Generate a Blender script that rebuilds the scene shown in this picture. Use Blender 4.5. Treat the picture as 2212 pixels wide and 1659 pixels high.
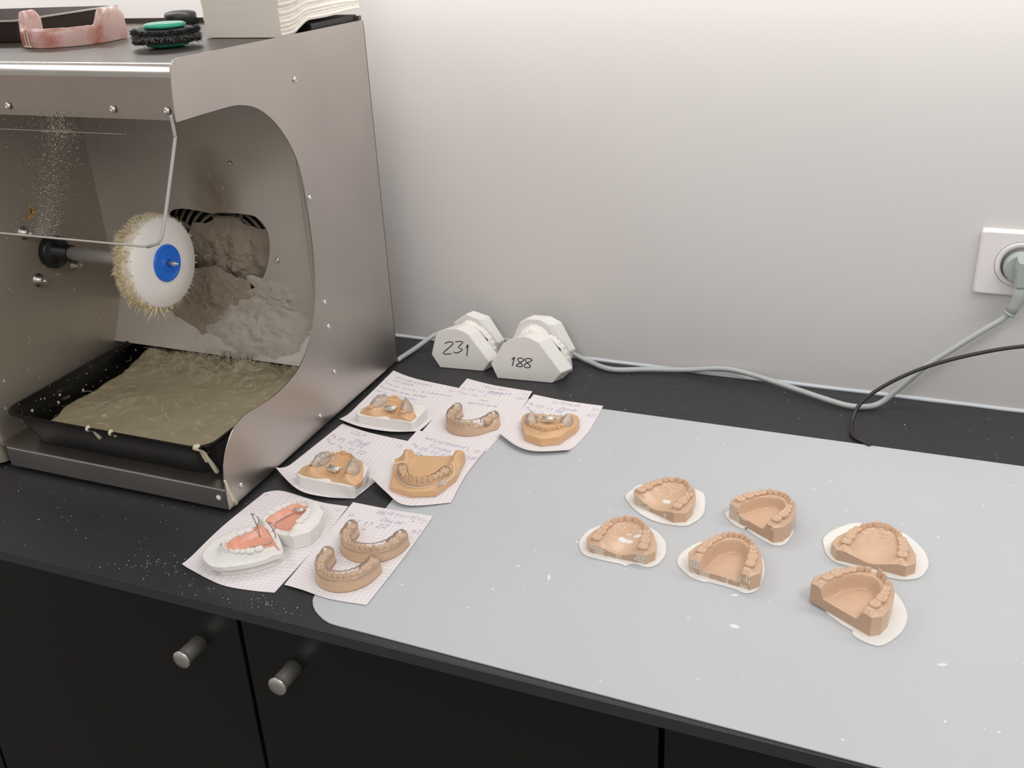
import bpy, bmesh, math, random
import numpy as np
from mathutils import Vector, Matrix, noise
random.seed(7); rng = np.random.default_rng(7)
D = bpy.data
SC = bpy.context.scene
COL = SC.collection
for o in list(D.objects): D.objects.remove(o)
BENCH = 0.90            # height of the worktop above the floor; all coordinates below are measured from the worktop
PI = math.pi
sin, cos = math.sin, math.cos

# ------------------------------------------------------------------ camera
YAW, PITCH, ROLL = -.41608, .434392, -.050145
fw = Vector((sin(YAW)*cos(PITCH), cos(YAW)*cos(PITCH), -sin(PITCH)))
ri = Vector((cos(YAW), -sin(YAW), 0)); up = ri.cross(fw)
r2 = ri*cos(ROLL)+up*sin(ROLL); u2 = up*cos(ROLL)-ri*sin(ROLL)
cd = D.cameras.new('camera'); cam = D.objects.new('camera', cd); COL.objects.link(cam)
cd.sensor_width = 36; cd.lens = 2183.19/2212*36; cd.clip_start = .02; cd.clip_end = 20
M = Matrix(((r2.x, u2.x, -fw.x, 0), (r2.y, u2.y, -fw.y, 0), (r2.z, u2.z, -fw.z, .5969+BENCH), (0, 0, 0, 1)))
cam.matrix_world = M
SC.camera = cam

# ------------------------------------------------------------------ light and exposure
SC.view_settings.view_transform = 'Standard'; SC.view_settings.look = 'None'
SC.view_settings.exposure = 0.0; SC.view_settings.gamma = 1.0
SC.view_settings.use_curve_mapping = False
W = D.worlds.new('world'); SC.world = W; W.use_nodes = True
W.node_tree.nodes['Background'].inputs[0].default_value = (1.0, .965, .93, 1)
W.node_tree.nodes['Background'].inputs[1].default_value = .40
def area(name, loc, aim, sx, sy, power, col):
    l = D.lights.new(name, 'AREA'); l.shape = 'RECTANGLE'; l.size = sx; l.size_y = sy; l.energy = power; l.color = col
    o = D.objects.new(name, l); COL.objects.link(o); o.location = (loc[0], loc[1], loc[2]+BENCH)
    v = Vector(aim)-Vector(loc); o.rotation_euler = v.to_track_quat('-Z', 'Y').to_euler()
    return o
area('ceiling_and_fill_light', (.75, .25, 1.65), (.6, .35, 0), 1.0, .5, 13.5, (1, .985, .975))
area('ceiling_and_fill_light', (-.35, -.75, 1.35), (-.8, .8, .15), 1.2, .6, 11, (1, .97, .94))  # unseen fill lamp, added in front to brighten the inside of the machine
area('ceiling_and_fill_light', (-1.9, .55, 1.6), (-1.3, .75, .2), 1.0, .5, 6, (1, .985, .97))  # unseen lamp, added at upper left for the highlight on the folded edge
area('under_cabinet_light', (-.75, 1.175, .655), (-.75, 1.215, 0), 3.4, .03, 6.4, (1, .965, .93))

# ------------------------------------------------------------------ materials
class NT:
    def __init__(s, name):
        s.m = D.materials.new(name); s.m.use_nodes = True; s.t = s.m.node_tree; s.n = s.t.nodes
        s.b = s.n['Principled BSDF']; s.out = s.n['Material Output']
    def new(s, k, **kw):
        n = s.n.new(k)
        for a, v in kw.items(): setattr(n, a, v)
        return n
    def link(s, a, b): s.t.links.new(a, b)
    def val(s, sock, v):
        if isinstance(v, (int, float)): sock.default_value = v
        elif isinstance(v, (tuple, list)): sock.default_value = tuple(v) if len(v) != 3 or sock.type == 'VECTOR' else (*v, 1)
        else: s.link(v, sock)
    def math(s, op, a, b=0.0, c=None):
        n = s.new('ShaderNodeMath', operation=op); s.val(n.inputs[0], a); s.val(n.inputs[1], b)
        if c is not None: s.val(n.inputs[2], c)
        return n.outputs[0]
    def mix(s, f, a, b):
        n = s.new('ShaderNodeMix', data_type='RGBA'); s.val(n.inputs[0], f); s.val(n.inputs[6], a); s.val(n.inputs[7], b)
        return n.outputs[2]
    def coord(s, which='Object', scale=(1, 1, 1)):
        tc = s.new('ShaderNodeTexCoord'); mp = s.new('ShaderNodeMapping'); mp.inputs['Scale'].default_value = scale
        s.link(tc.outputs[which], mp.inputs[0]); return mp.outputs[0]
    def noise(s, co, scale, detail=3, rough=.5):
        n = s.new('ShaderNodeTexNoise'); n.inputs['Scale'].default_value = scale; n.inputs['Detail'].default_value = detail
        n.inputs['Roughness'].default_value = rough; s.link(co, n.inputs['Vector']); return n.outputs['Fac']
    def ramp(s, f, lo, hi):
        n = s.new('ShaderNodeMapRange'); s.link(f, n.inputs[0]); n.inputs[1].default_value = lo; n.inputs[2].default_value = hi
        return n.outputs[0]
    def bump(s, h, strength=.3, dist=.001):
        n = s.new('ShaderNodeBump'); n.inputs['Strength'].default_value = strength; n.inputs['Distance'].default_value = dist
        s.link(h, n.inputs['Height']); s.link(n.outputs[0], s.b.inputs['Normal']); return n
    def base(s, col, rough=.5, metal=0, **kw):
        s.val(s.b.inputs['Base Color'], col); s.val(s.b.inputs['Roughness'], rough); s.val(s.b.inputs['Metallic'], metal)
        for k, v in kw.items(): s.val(s.b.inputs[k.replace('_', ' ')], v)
        return s

def simple(name, col, rough=.5, metal=0, nscale=0, nbump=.2, ndist=.0005, var=0, **kw):
    t = NT(name).base(col, rough, metal, **kw)
    if nscale:
        f = t.noise(t.coord(), nscale, 4, .6)
        t.bump(f, nbump, ndist)
        if var: t.link(t.mix(f, tuple(c*(1-var) for c in col), tuple(min(1, c*(1+var)) for c in col)), t.b.inputs['Base Color'])
    return t.m

def specks(t, co, scale, thr, soft=.02):
    """sparse round specks: cells of a Voronoi pattern, only some of them filled"""
    v = t.new('ShaderNodeTexVoronoi'); v.inputs['Scale'].default_value = scale; t.link(co, v.inputs['Vector'])
    sep = t.new('ShaderNodeSeparateColor'); t.link(v.outputs['Color'], sep.inputs[0])
    size = t.math('MULTIPLY', t.math('MAXIMUM', t.math('SUBTRACT', sep.outputs[0], thr), 0.0), .9/(1-thr)*.35)
    return t.math('GREATER_THAN', size, v.outputs['Distance'])

def steel(name, col, rough, dust=0.0, streak=(1, 1, 90), metal=1.0):
    t = NT(name); co = t.coord(); cs = t.coord(scale=streak)
    g = t.noise(cs, 14, 5, .7); cl = t.noise(co, 7, 3)
    t.base(t.mix(cl, tuple(c*.86 for c in col), tuple(min(1, c*1.1) for c in col)), rough, metal)
    t.link(t.math('ADD', t.math('MULTIPLY', cl, .14), t.math('ADD', t.math('MULTIPLY', g, .10), rough-.12)), t.b.inputs['Roughness'])
    t.bump(g, .06, .0004)
    if dust:
        sp = t.math('MAXIMUM', specks(t, co, 150, 1-dust), specks(t, co, 330, 1-dust*1.2))
        t.link(t.mix(sp, t.b.inputs['Base Color'].links[0].from_socket, (.72, .68, .6, 1)), t.b.inputs['Base Color'])
        t.link(t.math('MULTIPLY', t.math('SUBTRACT', 1.0, sp), metal), t.b.inputs['Metallic'])
    return t.m

def clear(name, tint=(1, 1, 1), haze=.06, rough=.06, hazecol=(.9, .9, .88), ior=1.5):
    t = NT(name); t.n.remove(t.b)
    tr = t.new('ShaderNodeBsdfTransparent'); tr.inputs[0].default_value = (*tint, 1)
    df = t.new('ShaderNodeBsdfDiffuse'); df.inputs[0].default_value = (*hazecol, 1)
    gl = t.new('ShaderNodeBsdfGlossy'); gl.inputs['Roughness'].default_value = rough
    fr = t.new('ShaderNodeFresnel'); fr.inputs[0].default_value = ior
    m1 = t.new('ShaderNodeMixShader'); m1.inputs[0].default_value = haze
    t.link(tr.outputs[0], m1.inputs[1]); t.link(df.outputs[0], m1.inputs[2])
    m2 = t.new('ShaderNodeMixShader'); t.link(fr.outputs[0], m2.inputs[0]); t.link(m1.outputs[0], m2.inputs[1]); t.link(gl.outputs[0], m2.inputs[2])
    t.link(m2.outputs[0], t.out.inputs[0]); return t.m

def mat_worktop():
    t = NT('black_laminate'); co = t.coord()
    sm = t.noise(co, 9, 5, .65); fine = t.noise(co, 60, 4, .7)
    smear = t.math('MULTIPLY', t.ramp(sm, .6, .8), t.ramp(fine, .45, .75))
    base = t.mix(t.math('MULTIPLY', smear, .35), (.025, .0245, .0275, 1), (.09, .09, .092, 1))
    sp = t.math('MAXIMUM', specks(t, co, 240, .985), specks(t, co, 420, .98))
    t.base(t.mix(sp, base, (.42, .41, .4, 1)), .46)
    t.link(t.math('ADD', .40, t.math('MULTIPLY', fine, .16)), t.b.inputs['Roughness'])
    t.bump(t.noise(co, 1500, 2), .12, .0002)
    return t.m

def mat_sheet():
    t = NT('pale_translucent_plastic'); co = t.coord()
    cl = t.noise(co, 5, 4, .6)
    base = t.mix(cl, (.475, .497, .522, 1), (.53, .548, .570, 1))
    scr = t.noise(t.coord(scale=(3, 40, 1)), 6, 5, .7)
    base = t.mix(t.math('MULTIPLY', t.ramp(scr, .66, .8), .25), base, (.75, .76, .76, 1))
    sp = specks(t, co, 260, .985)
    t.base(t.mix(sp, base, (.80, .80, .79, 1)), .5, Specular_IOR_Level=.4)
    t.bump(t.noise(co, 900, 2), .05, .0002)
    return t.m

def mat_wall():
    t = NT('painted_wall'); co = t.coord()
    t.base(t.mix(t.noise(co, 3, 3), (.585, .566, .557, 1), (.62, .600, .591, 1)), .55, Specular_IOR_Level=.3)
    t.bump(t.noise(co, 350, 3), .05, .0006)
    return t.m

def mat_paper():
    t = NT('squared_paper'); uv = t.coord('UV')
    s = t.new('ShaderNodeSeparateXYZ'); t.link(uv, s.inputs[0])
    def ln(a):
        f = t.math('FRACT', t.math('MULTIPLY', a, 1/5.0))
        return t.math('LESS_THAN', t.math('ABSOLUTE', t.math('SUBTRACT', f, .5)), .055)
    l = t.math('MAXIMUM', ln(s.outputs[0]), ln(s.outputs[1]))
    t.base(t.mix(t.math('MULTIPLY', l, .55), (.80, .765, .765, 1), (.50, .44, .56, 1)), .75)
    t.bump(t.noise(t.coord('UV'), .09, 3), .25, .0012)
    return t.m

TAN = (.635, .43, .295)
def mat_resin(name, col, rough=.22, lines=True):
    t = NT(name); co = t.coord()
    t.base(t.mix(t.noise(co, 60, 3), tuple(c*.94 for c in col), tuple(c*1.05 for c in col)), rough)
    t.b.inputs['Subsurface Weight'].default_value = .12; t.b.inputs['Subsurface Radius'].default_value = (.003, .002, .001)
    if lines:
        s = t.new('ShaderNodeSeparateXYZ'); t.link(co, s.inputs[0])
        w = t.math('SINE', t.math('MULTIPLY', s.outputs[2], 2*PI/.0016)); t.bump(w, .10, .0003)
    return t.m
def mat_lattice():
    """resin heel face whose square print lattice is filled with plaster, in patches"""
    t = NT('resin_with_plaster_lattice'); co = t.coord()
    wob = t.noise(co, 500, 2)
    s = t.new('ShaderNodeSeparateXYZ'); t.link(co, s.inputs[0])
    def ln(a, p):
        f = t.math('FRACT', t.math('ADD', t.math('MULTIPLY', a, 1/p), t.math('MULTIPLY', wob, .35)))
        return t.math('LESS_THAN', t.math('ABSOLUTE', t.math('SUBTRACT', f, .5)), .13)
    l = t.math('MAXIMUM', ln(s.outputs[0], .0024), ln(s.outputs[2], .0024))
    edge = t.math('ADD', t.math('MULTIPLY', t.math('ABSOLUTE', s.outputs[0]), 9.0), t.noise(co, 130, 2))
    l = t.math('MULTIPLY', l, t.math('GREATER_THAN', edge, .66))
    t.base(t.mix(l, tuple(c*.8 for c in TAN), (.78, .74, .66, 1)), .5)
    t.bump(l, .5, .0006)
    return t.m
def mat_layers():
    t = NT('resin_with_layer_lines'); co = t.coord()
    s = t.new('ShaderNodeSeparateXYZ'); t.link(co, s.inputs[0])
    w = t.math('SINE', t.math('MULTIPLY', s.outputs[2], 2*PI/.0022))
    n = t.math('MULTIPLY', t.math('ADD', w, 1.0), t.noise(co, 220, 2))
    t.base(t.mix(t.math('MULTIPLY', n, .6), tuple(c*.80 for c in TAN), tuple(c*.97 for c in TAN)), .5)
    t.bump(n, .5, .0008)
    return t.m
def mat_slurry():
    t = NT('wet_grinding_slurry'); co = t.coord()
    a = t.noise(co, 22, 5, .6); b = t.noise(t.coord(scale=(1, 1.8, 1)), 55, 3, .6)
    base = t.mix(a, (.245, .205, .13, 1), (.345, .295, .195, 1))
    base = t.mix(t.math('MULTIPLY', t.ramp(b, .60, .72), .55), base, (.56, .50, .30, 1))
    t.base(base, .42, Specular_IOR_Level=.5); t.bump(t.noise(co, 240, 5, .7), .35, .0012)
    return t.m
def mat_dust(name, c0, c1):
    t = NT(name); co = t.coord()
    t.base(t.mix(t.noise(co, 120, 5, .7), c0, c1), .95, Specular_IOR_Level=.1); t.bump(t.noise(co, 420, 5, .75), .8, .0025)
    return t.m
def mat_traypl():
    t = NT('splashed_black_plastic'); co = t.coord()
    sp = t.math('MAXIMUM', specks(t, co, 130, .80), specks(t, co, 300, .80))
    s = t.new('ShaderNodeSeparateXYZ'); t.link(co, s.inputs[0])
    ins = t.math('GREATER_THAN', s.outputs[1], -.108)       # splashes lie on the inner faces, behind the front rim
    sm = t.math('MULTIPLY', t.ramp(t.noise(t.coord(scale=(1, .35, 1)), 45, 5, .7), .56, .72), .4)
    t.base(t.mix(t.math('MULTIPLY', ins, t.math('MAXIMUM', sp, sm)), (.0035, .0035, .0035, 1), (.55, .53, .48, 1)), .3, Specular_IOR_Level=.35)
    return t.m

m_wall = mat_wall(); m_top = mat_worktop(); m_sheet = mat_sheet(); m_paper = mat_paper()
m_edge = simple('laminate_edge', (.035, .039, .038), .5, nscale=60, nbump=.15, var=.15)
m_door = simple('black_cabinet_front', (.0085, .0078, .0072), .32, nscale=500, nbump=.05, ndist=.0002)
m_gap = simple('dark_carcass', (.003, .003, .003), .8)
m_floor = simple('grey_vinyl_floor', (.16, .15, .14), .5, nscale=30)
m_trim = simple('grey_sealant', (.50, .53, .57), .4)
m_steel = steel('brushed_steel', (.565, .525, .495), .38)
m_steel_in = steel('spattered_steel', (.40, .355, .29), .42, dust=.06, metal=.45)
m_steel_back = steel('stained_steel', (.53, .485, .42), .42, dust=.03, metal=.4)
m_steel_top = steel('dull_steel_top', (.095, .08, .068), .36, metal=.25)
m_chrome = simple('polished_steel', (.70, .68, .65), .3, .85)
m_nickel = simple('satin_nickel', (.62, .60, .56), .34, .8, nscale=200, nbump=.03)
m_black = simple('black_rubber', (.012, .012, .012), .45)
m_blackm = simple('black_collar', (.009, .009, .009), .35)
m_traypl = mat_traypl(); m_slurry = mat_slurry()
m_dust = mat_dust('clotted_dust', (.27, .218, .165, 1), (.45, .375, .295, 1))
m_crust = mat_dust('dried_plaster_crust', (.40, .355, .295, 1), (.64, .59, .51, 1))
m_fibre = simple('pale_fibre', (.52, .46, .37), .8)
m_cloth = simple('white_cotton_cloth', (.84, .81, .77), .9, nscale=700, nbump=.4, ndist=.0004, var=.06)
m_fringe = simple('yellowed_cotton_fringe', (.80, .70, .47), .9)
m_blue = simple('blue_plastic', (.012, .15, .68), .35)
m_green = simple('green_plastic', (.05, .47, .28), .35)
m_bristle = simple('black_bristle', (.022, .024, .028), .6)
m_bristle2 = simple('dusty_bristle', (.30, .27, .22), .8)
m_pink = NT('pink_acrylic').base((.50, .17, .12), .3); _c = m_pink.coord()
m_pink.link(m_pink.mix(m_pink.ramp(m_pink.noise(_c, 26, 4, .6), .36, .56), (.47, .15, .11, 1), (.62, .43, .39, 1)), m_pink.b.inputs['Base Color'])
m_pink.b.inputs['Subsurface Weight'].default_value = .3; m_pink.b.inputs['Subsurface Radius'].default_value = (.006, .002, .002); m_pink = m_pink.m
m_wax = simple('cream_wax_strip', (.62, .56, .42), .5)
m_plate = simple('salmon_acrylic', (.76, .36, .26), .28, nscale=160, nbump=.15, var=.12)
m_plaster = simple('white_plaster', (.79, .775, .74), .8, nscale=380, nbump=.25, ndist=.0006, var=.03)
m_stone = simple('trimmed_white_stone', (.74, .73, .70), .7, nscale=250, nbump=.1, ndist=.0004)
m_resin = mat_resin('tan_printed_resin', TAN, lines=False); m_lattice = mat_lattice(); m_layers = mat_layers()
m_resin2 = mat_resin('orange_tan_resin', (.665, .415, .225), .34, False)
m_resin3 = mat_resin('beige_resin', (.60, .415, .28), .26, False)
m_clear = clear('clear_acrylic', (1, 1, 1), .30, .06, (.94, .92, .89), 1.42)
m_align = clear('clear_splint_foil', (1, 1, 1), .10, .12, (.95, .86, .76), 1.22)
m_shield = clear('clear_shield', (.97, .97, .965), .03, .03, (.55, .52, .5), 1.10)
m_shedge = simple('shield_cut_edge', (.55, .54, .53), .3, Transmission_Weight=.3)
m_wire = simple('steel_wire', (.50, .49, .47), .25, 1)
m_white = simple('white_socket_plastic', (.72, .69, .68), .28)
m_sockin = simple('socket_well', (.10, .095, .09), .5)
m_greycord = simple('grey_cable_sheath', (.40, .43, .42), .42)
m_plug = simple('grey_plug_plastic', (.34, .37, .36), .4)
m_blackcord = simple('black_cable_sheath', (.018, .015, .014), .35)
m_towel = simple('cream_paper_towel', (.72, .67, .60), .95, nscale=300, nbump=.3)
m_ink = simple('blue_ballpoint_ink', (.15, .16, .46), .6)
m_inkred = simple('red_pencil', (.62, .28, .27), .7)
m_inkgrey = simple('grey_pencil', (.36, .36, .40), .7)
m_marker = simple('black_marker_ink', (.012, .012, .016), .6)
m_sticker = simple('orange_warning_label', (.52, .28, .06), .5)
m_dark = simple('dark_brown_metal', (.05, .035, .03), .35)
m_rim = simple('grey_tray_rim', (.33, .31, .29), .35)

# ------------------------------------------------------------------ helpers
class MB:
    """collects geometry (bench coordinates, metres) and links it as ONE mesh object"""
    def __init__(s): s.v = []; s.f = []; s.mi = []; s.sm = []
    def add(s, vs, fs, mi=0, smooth=False):
        n = len(s.v); s.v += [tuple(v) for v in vs]
        for f in fs: s.f.append([i+n for i in f]); s.mi.append(mi); s.sm.append(smooth)
        return n
    def box(s, a, b, mi=0, T=None):
        (x0, y0, z0), (x1, y1, z1) = a, b
        vs = [(x0, y0, z0), (x1, y0, z0), (x1, y1, z0), (x0, y1, z0), (x0, y0, z1), (x1, y0, z1), (x1, y1, z1), (x0, y1, z1)]
        if T: vs = [T(*v) for v in vs]
        s.add(vs, [(0, 3, 2, 1), (4, 5, 6, 7), (0, 1, 5, 4), (1, 2, 6, 5), (2, 3, 7, 6), (3, 0, 4, 7)], mi)
    def tube(s, pts, r, n=8, mi=0, cap=True):
        pts = [Vector(p) for p in pts]; k = len(pts); rr = r if hasattr(r, '__len__') else [r]*k
        tn = [(pts[min(i+1, k-1)]-pts[max(i-1, 0)]).normalized() for i in range(k)]
        a = Vector((0, 0, 1)) if abs(tn[0].z) < .9 else Vector((1, 0, 0))
        nx = tn[0].cross(a).normalized(); vs = []
        for i in range(k):
            nx = (nx-tn[i]*nx.dot(tn[i])); nx = nx.normalized() if nx.length > 1e-9 else tn[i].orthogonal().normalized()
            ny = tn[i].cross(nx)
            for j in range(n):
                t = 2*PI*j/n; vs.append(pts[i]+(nx*cos(t)+ny*sin(t))*rr[i])
        fs = [(i*n+j, i*n+(j+1) % n, (i+1)*n+(j+1) % n, (i+1)*n+j) for i in range(k-1) for j in range(n)]
        b = s.add(vs, fs, mi, True)
        if cap:
            s.f += [[b+j for j in range(n)][::-1], [b+(k-1)*n+j for j in range(n)]]; s.mi += [mi]*2; s.sm += [False]*2
    def lathe(s, prof, c, ax, n=20, mi=0, smooth=True, squash=None):
        """prof: (radius, height along ax) pairs"""
        c = Vector(c); ax = Vector(ax).normalized(); a = ax.orthogonal().normalized(); b = ax.cross(a)
        vs = []
        for r, h in prof:
            for j in range(n):
                t = 2*PI*j/n; vs.append(c+ax*h+(a*cos(t)+b*sin(t))*max(r, 1e-5))
        fs = [(i*n+j, i*n+(j+1) % n, (i+1)*n+(j+1) % n, (i+1)*n+j) for i in range(len(prof)-1) for j in range(n)]
        k = s.add(vs, fs, mi, smooth)
        s.f += [[k+j for j in range(n)][::-1], [k+(len(prof)-1)*n+j for j in range(n)]]; s.mi += [mi]*2; s.sm += [False]*2
    def prism(s, poly, z0, z1, T=lambda x, y, z: (x, y, z), mi=0, smooth_side=False):
        n = len(poly); vs = [T(x, y, z0) for x, y in poly]+[T(x, y, z1) for x, y in poly]
        s.add(vs, [list(range(n))[::-1], list(range(n, 2*n))], mi)
        k = len(s.v)-2*n
        for i in range(n): s.f.append([k+i, k+(i+1) % n, k+n+(i+1) % n, k+n+i]); s.mi.append(mi); s.sm.append(smooth_side)
    def grid(s, P, mi=0, smooth=True, close_u=False):
        """P[i][j] points"""
        a, b = len(P), len(P[0]); vs = [p for r in P for p in r]
        fs = [(i*b+j, i*b+(j+1) % b, ((i+1) % a)*b+(j+1) % b, ((i+1) % a)*b+j) for i in range(a if close_u else a-1) for j in range(b-1)]
        return s.add(vs, fs, mi, smooth)
    def build(s, name, mats, parent=None, fix=True, origin=None):
        me = D.meshes.new(name)
        if parent is not None: org = parent_origin(parent)
        else: org = Vector(origin) if origin else Vector((0, 0, 0))
        me.from_pydata([tuple(Vector(v)-org) for v in s.v], [], s.f)
        mats = mats if isinstance(mats, (list, tuple)) else [mats]
        for m in mats: me.materials.append(m)
        me.polygons.foreach_set('material_index', s.mi); me.polygons.foreach_set('use_smooth', s.sm)
        if fix:
            bm = bmesh.new(); bm.from_mesh(me); bmesh.ops.recalc_face_normals(bm, faces=bm.faces); bm.to_mesh(me); bm.free()
        me.update()
        o = D.objects.new(name, me); COL.objects.link(o)
        if parent is not None: o.parent = parent
        else: o.location = org+Vector((0, 0, BENCH))
        return o
def parent_origin(p):
    v = Vector((0, 0, -BENCH))
    while p is not None: v += p.location; p = p.parent
    return v
def tag(o, label, cat, group=None):
    o['label'] = label; o['category'] = cat
    if group: o['group'] = group
    return o
def thing(name, label, cat, loc, group=None):
    o = D.objects.new(name, None); o.empty_display_size = .01; COL.objects.link(o)
    o.location = (loc[0], loc[1], loc[2]+BENCH); return tag(o, label, cat, group)
def struct(o): o['kind'] = 'structure'; return o
def stuff(o): o['kind'] = 'stuff'; return o
def spline(pts, n=8, closed=False):
    P = [np.array(p, float) for p in pts]; k = len(P); out = []
    for i in range(k if closed else k-1):
        if closed: a, b, c, d = P[(i-1) % k], P[i], P[(i+1) % k], P[(i+2) % k]
        else: a, b, c, d = P[max(i-1, 0)], P[i], P[i+1], P[min(i+2, k-1)]
        for j in range(n):
            t = j/n; out.append(.5*((2*b)+(c-a)*t+(2*a-5*b+4*c-d)*t*t+(3*b-a-3*c+d)*t**3))
    if not closed: out.append(P[-1])
    return [tuple(p) for p in out]
def nz(x, y, z=0.0): return noise.noise(Vector((x, y, z)))
def mm(L): return [(x/1000, y/1000) for x, y in L]

# ------------------------------------------------------------------ room shell
WY = 1.289; FY = .6205
b = MB(); b.box((-2.6, WY, -BENCH), (1.6, WY+.1, 1.7)); struct(b.build('wall_back', m_wall))
b = MB(); b.box((-2.6, -2.2, -BENCH-.05), (1.6, WY, -BENCH)); struct(b.build('floor', m_floor))
b = MB()   # wavy bead of sealant where wall meets worktop
P = []
for i in range(121):
    x = -1.6+2.6*i/120; w = .0045+.0012*nz(x*23, 1); h = .004+.001*nz(x*31, 5)
    P.append([(x, WY, h), (x, WY-w*.5, h*.75), (x, WY-w, .0003), (x, WY, .0003)])
b.grid(P); struct(b.build('trim_1', m_trim))
wt = thing('worktop', 'long black laminate worktop with pale dust specks along the white wall', 'worktop', (-.5, .95, 0))
b = MB(); b.box((-2.2, FY+.001, -.0118), (1.2, WY, 0)); b.build('top_surface', m_top, wt)
b = MB(); b.box((-2.2, FY-.0005, -.0122), (1.2, FY+.001, -.0002)); o = b.build('front_edge', m_edge, wt); o['label'] = 'greyish front edge'

# cabinets under the worktop
DY = .638
def cabinet(label, x0, x1, doors):
    t = thing('base_cabinet', label, 'cabinet', ((x0+x1)/2, DY+.3, -BENCH), None)
    b = MB(); b.box((x0, DY+.02, -.80), (x1, WY-.02, -.0125)); b.box((x0, DY+.06, -BENCH), (x1, DY+.08, -.80)); b.build('body', m_gap, t)
    for d0, d1, kx in doors:
        b = MB(); b.box((d0, DY, -.80), (d1, DY+.019, -.0165)); d = b.build('door', m_door, t)
        bv = d.modifiers.new('bevel', 'BEVEL'); bv.width = .001; bv.segments = 2
        if kx is not None:
            k = MB(); k.lathe([(.0085, 0), (.0085, -.024), (.0088, -.0262), (.0100, -.0285), (.0102, -.0300), (.0094, -.0310), (.002, -.0312)], (kx, DY, -.0725), (0, 1, 0), 28)
            k.build('knob', m_nickel, d)
g = 'black cabinets under the worktop'
cabinet('black base cabinet with two steel cylinder knobs, under the polishing machine and notes', -1.03, -.161, [(-1.028, -.5965, -.650), (-.5915, -.1625, -.534)])
cabinet('black base cabinet at the far left under the machine', -1.60, -1.0315, [(-1.598, -1.0335, None)])
cabinet('black base cabinet front without visible knob, right of the wider gap', -.159, .60, [(-.1575, .22, None), (.224, .598, None)])

# ------------------------------------------------------------------ plastic sheet
SH = .0013
outl = mm([(-551, 1136.5), (-529.2, 845.1), (-515.5, 661.6), (-513.2, 656), (-508.3, 649.2), (-502, 643.2), (-495, 638.6), (-487, 634.4), (-479.2, 631.8), (-470, 631), (-434.3, 630.6), (-338.8, 628.7), (4.4, 622.6), (700, 622.6), (700, 1142), (127, 1140.5)])
b = MB(); b.prism(outl, .0002, SH); o = b.build('bench_sheet', m_sheet, origin=(-.2, .88, 0))
tag(o, 'large pale blue grey plastic sheet covering the right part of the worktop', 'sheet')

# ------------------------------------------------------------------ stroke lettering
GLYPH = {  # strokes on a 4 x 6 grid, "xy" pairs
'A': "00 26 40|12 32", 'B': "00 06 36 44 33 03|33 42 30 00", 'C': "45 26 05 01 20 41", 'D': "00 06 26 44 42 20 00", 'E': "46 06 00 40|03 33", 'G': "45 26 05 01 20 41 43 23",
'H': "00 06|40 46|03 43", 'I': "20 26", 'L': "06 00 40", 'M': "00 06 23 46 40", 'N': "00 06 40 46", 'O': "26 05 01 20 41 45 26", 'P': "00 06 36 44 33 03", 'R': "00 06 36 44 33 03|23 40",
'S': "45 26 05 23 41 20 01", 'T': "06 46|26 20", 'U': "06 01 20 41 46", 'V': "06 20 46", 'W': "06 10 24 30 46", 'X': "00 46|06 40", 'Y': "06 23 46|23 20", 'F': "46 06 00|03 33",
'a': "33 13 01 10 30 33 40", 'b': "06 00 30 32 13 02", 'c': "33 13 01 10 30", 'd': "33 13 01 10 30|36 30 40", 'e': "02 32 23 13 01 10 30", 'f': "36 26 10 1.|03 33", 'g': "33 13 01 10 30 33|33 3- 1-",
'h': "06 00|02 23 30 40", 'i': "13 10 20|15 15", 'j': "23 2- 0-|25 25", 'k': "06 00|33 02 30", 'l': "16 10 20", 'm': "00 03|02 13 20|22 33 40", 'n': "00 03|02 23 30 40", 'o': "13 01 10 30 32 13", 'p': "0- 03 23 31 10 01", 'q': "33 13 01 10 30 33|33 3-",
'r': "00 03|02 13 33", 's': "33 13 02 31 20 00", 't': "15 10 30|03 33", 'u': "03 01 10 30 33|30 40", 'v': "03 10 33", 'y': "03 11|33 1-", 'x': "00 33|03 30", 'w': "03 10 22 30 43",
'0': "26 05 01 20 41 45 26", '1': "14 26 20", '2': "05 26 45 00 40", '3': "06 46 23 42 20 01", '4': "36 02 42|34 30", '5': "46 06 04 33 41 20 01", '6': "36 03 10 30 42 23 02", '7': "06 46 10|13 33", '8': "23 05 26 45 23 01 20 41 23", '9': "44 23 04 26 44 40",
'?': "05 26 45 23 22|20 20", '/': "00 46", '_': "00 40", '-': "13 33", '.': "00 10", 'z': "03 33 00 30", ':': "13 13|10 10"}
def strokes(txt, h, slant=.2, jit=.25, track=5.4):
    """handwritten polylines in mm, baseline at y=0; returns lists of (x, y)"""
    out = []; x = 0; k = h/6
    for ch in txt:
        if ch == ' ': x += 3.6; continue
        dy = random.uniform(-jit, jit)*2
        for st in GLYPH[ch].split('|'):
            P = []
            for p in st.split():
                px = float(p[0]); py = -2.0 if p[1] in '-.' else float(p[1])
                px += random.uniform(-jit, jit); py += random.uniform(-jit, jit)+dy
                P.append(((x+px+py*slant)*k, py*k))
            if len(P) == 2 and math.dist(P[0], P[1]) < h*.15: P[1] = (P[0][0]+.3, P[0][1]+.3)
            if len(P) > 2: P = spline(P, 3)
            out.append(P)
        x += track if ch.isupper() or ch.isdigit() else track*.82
    return out
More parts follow.
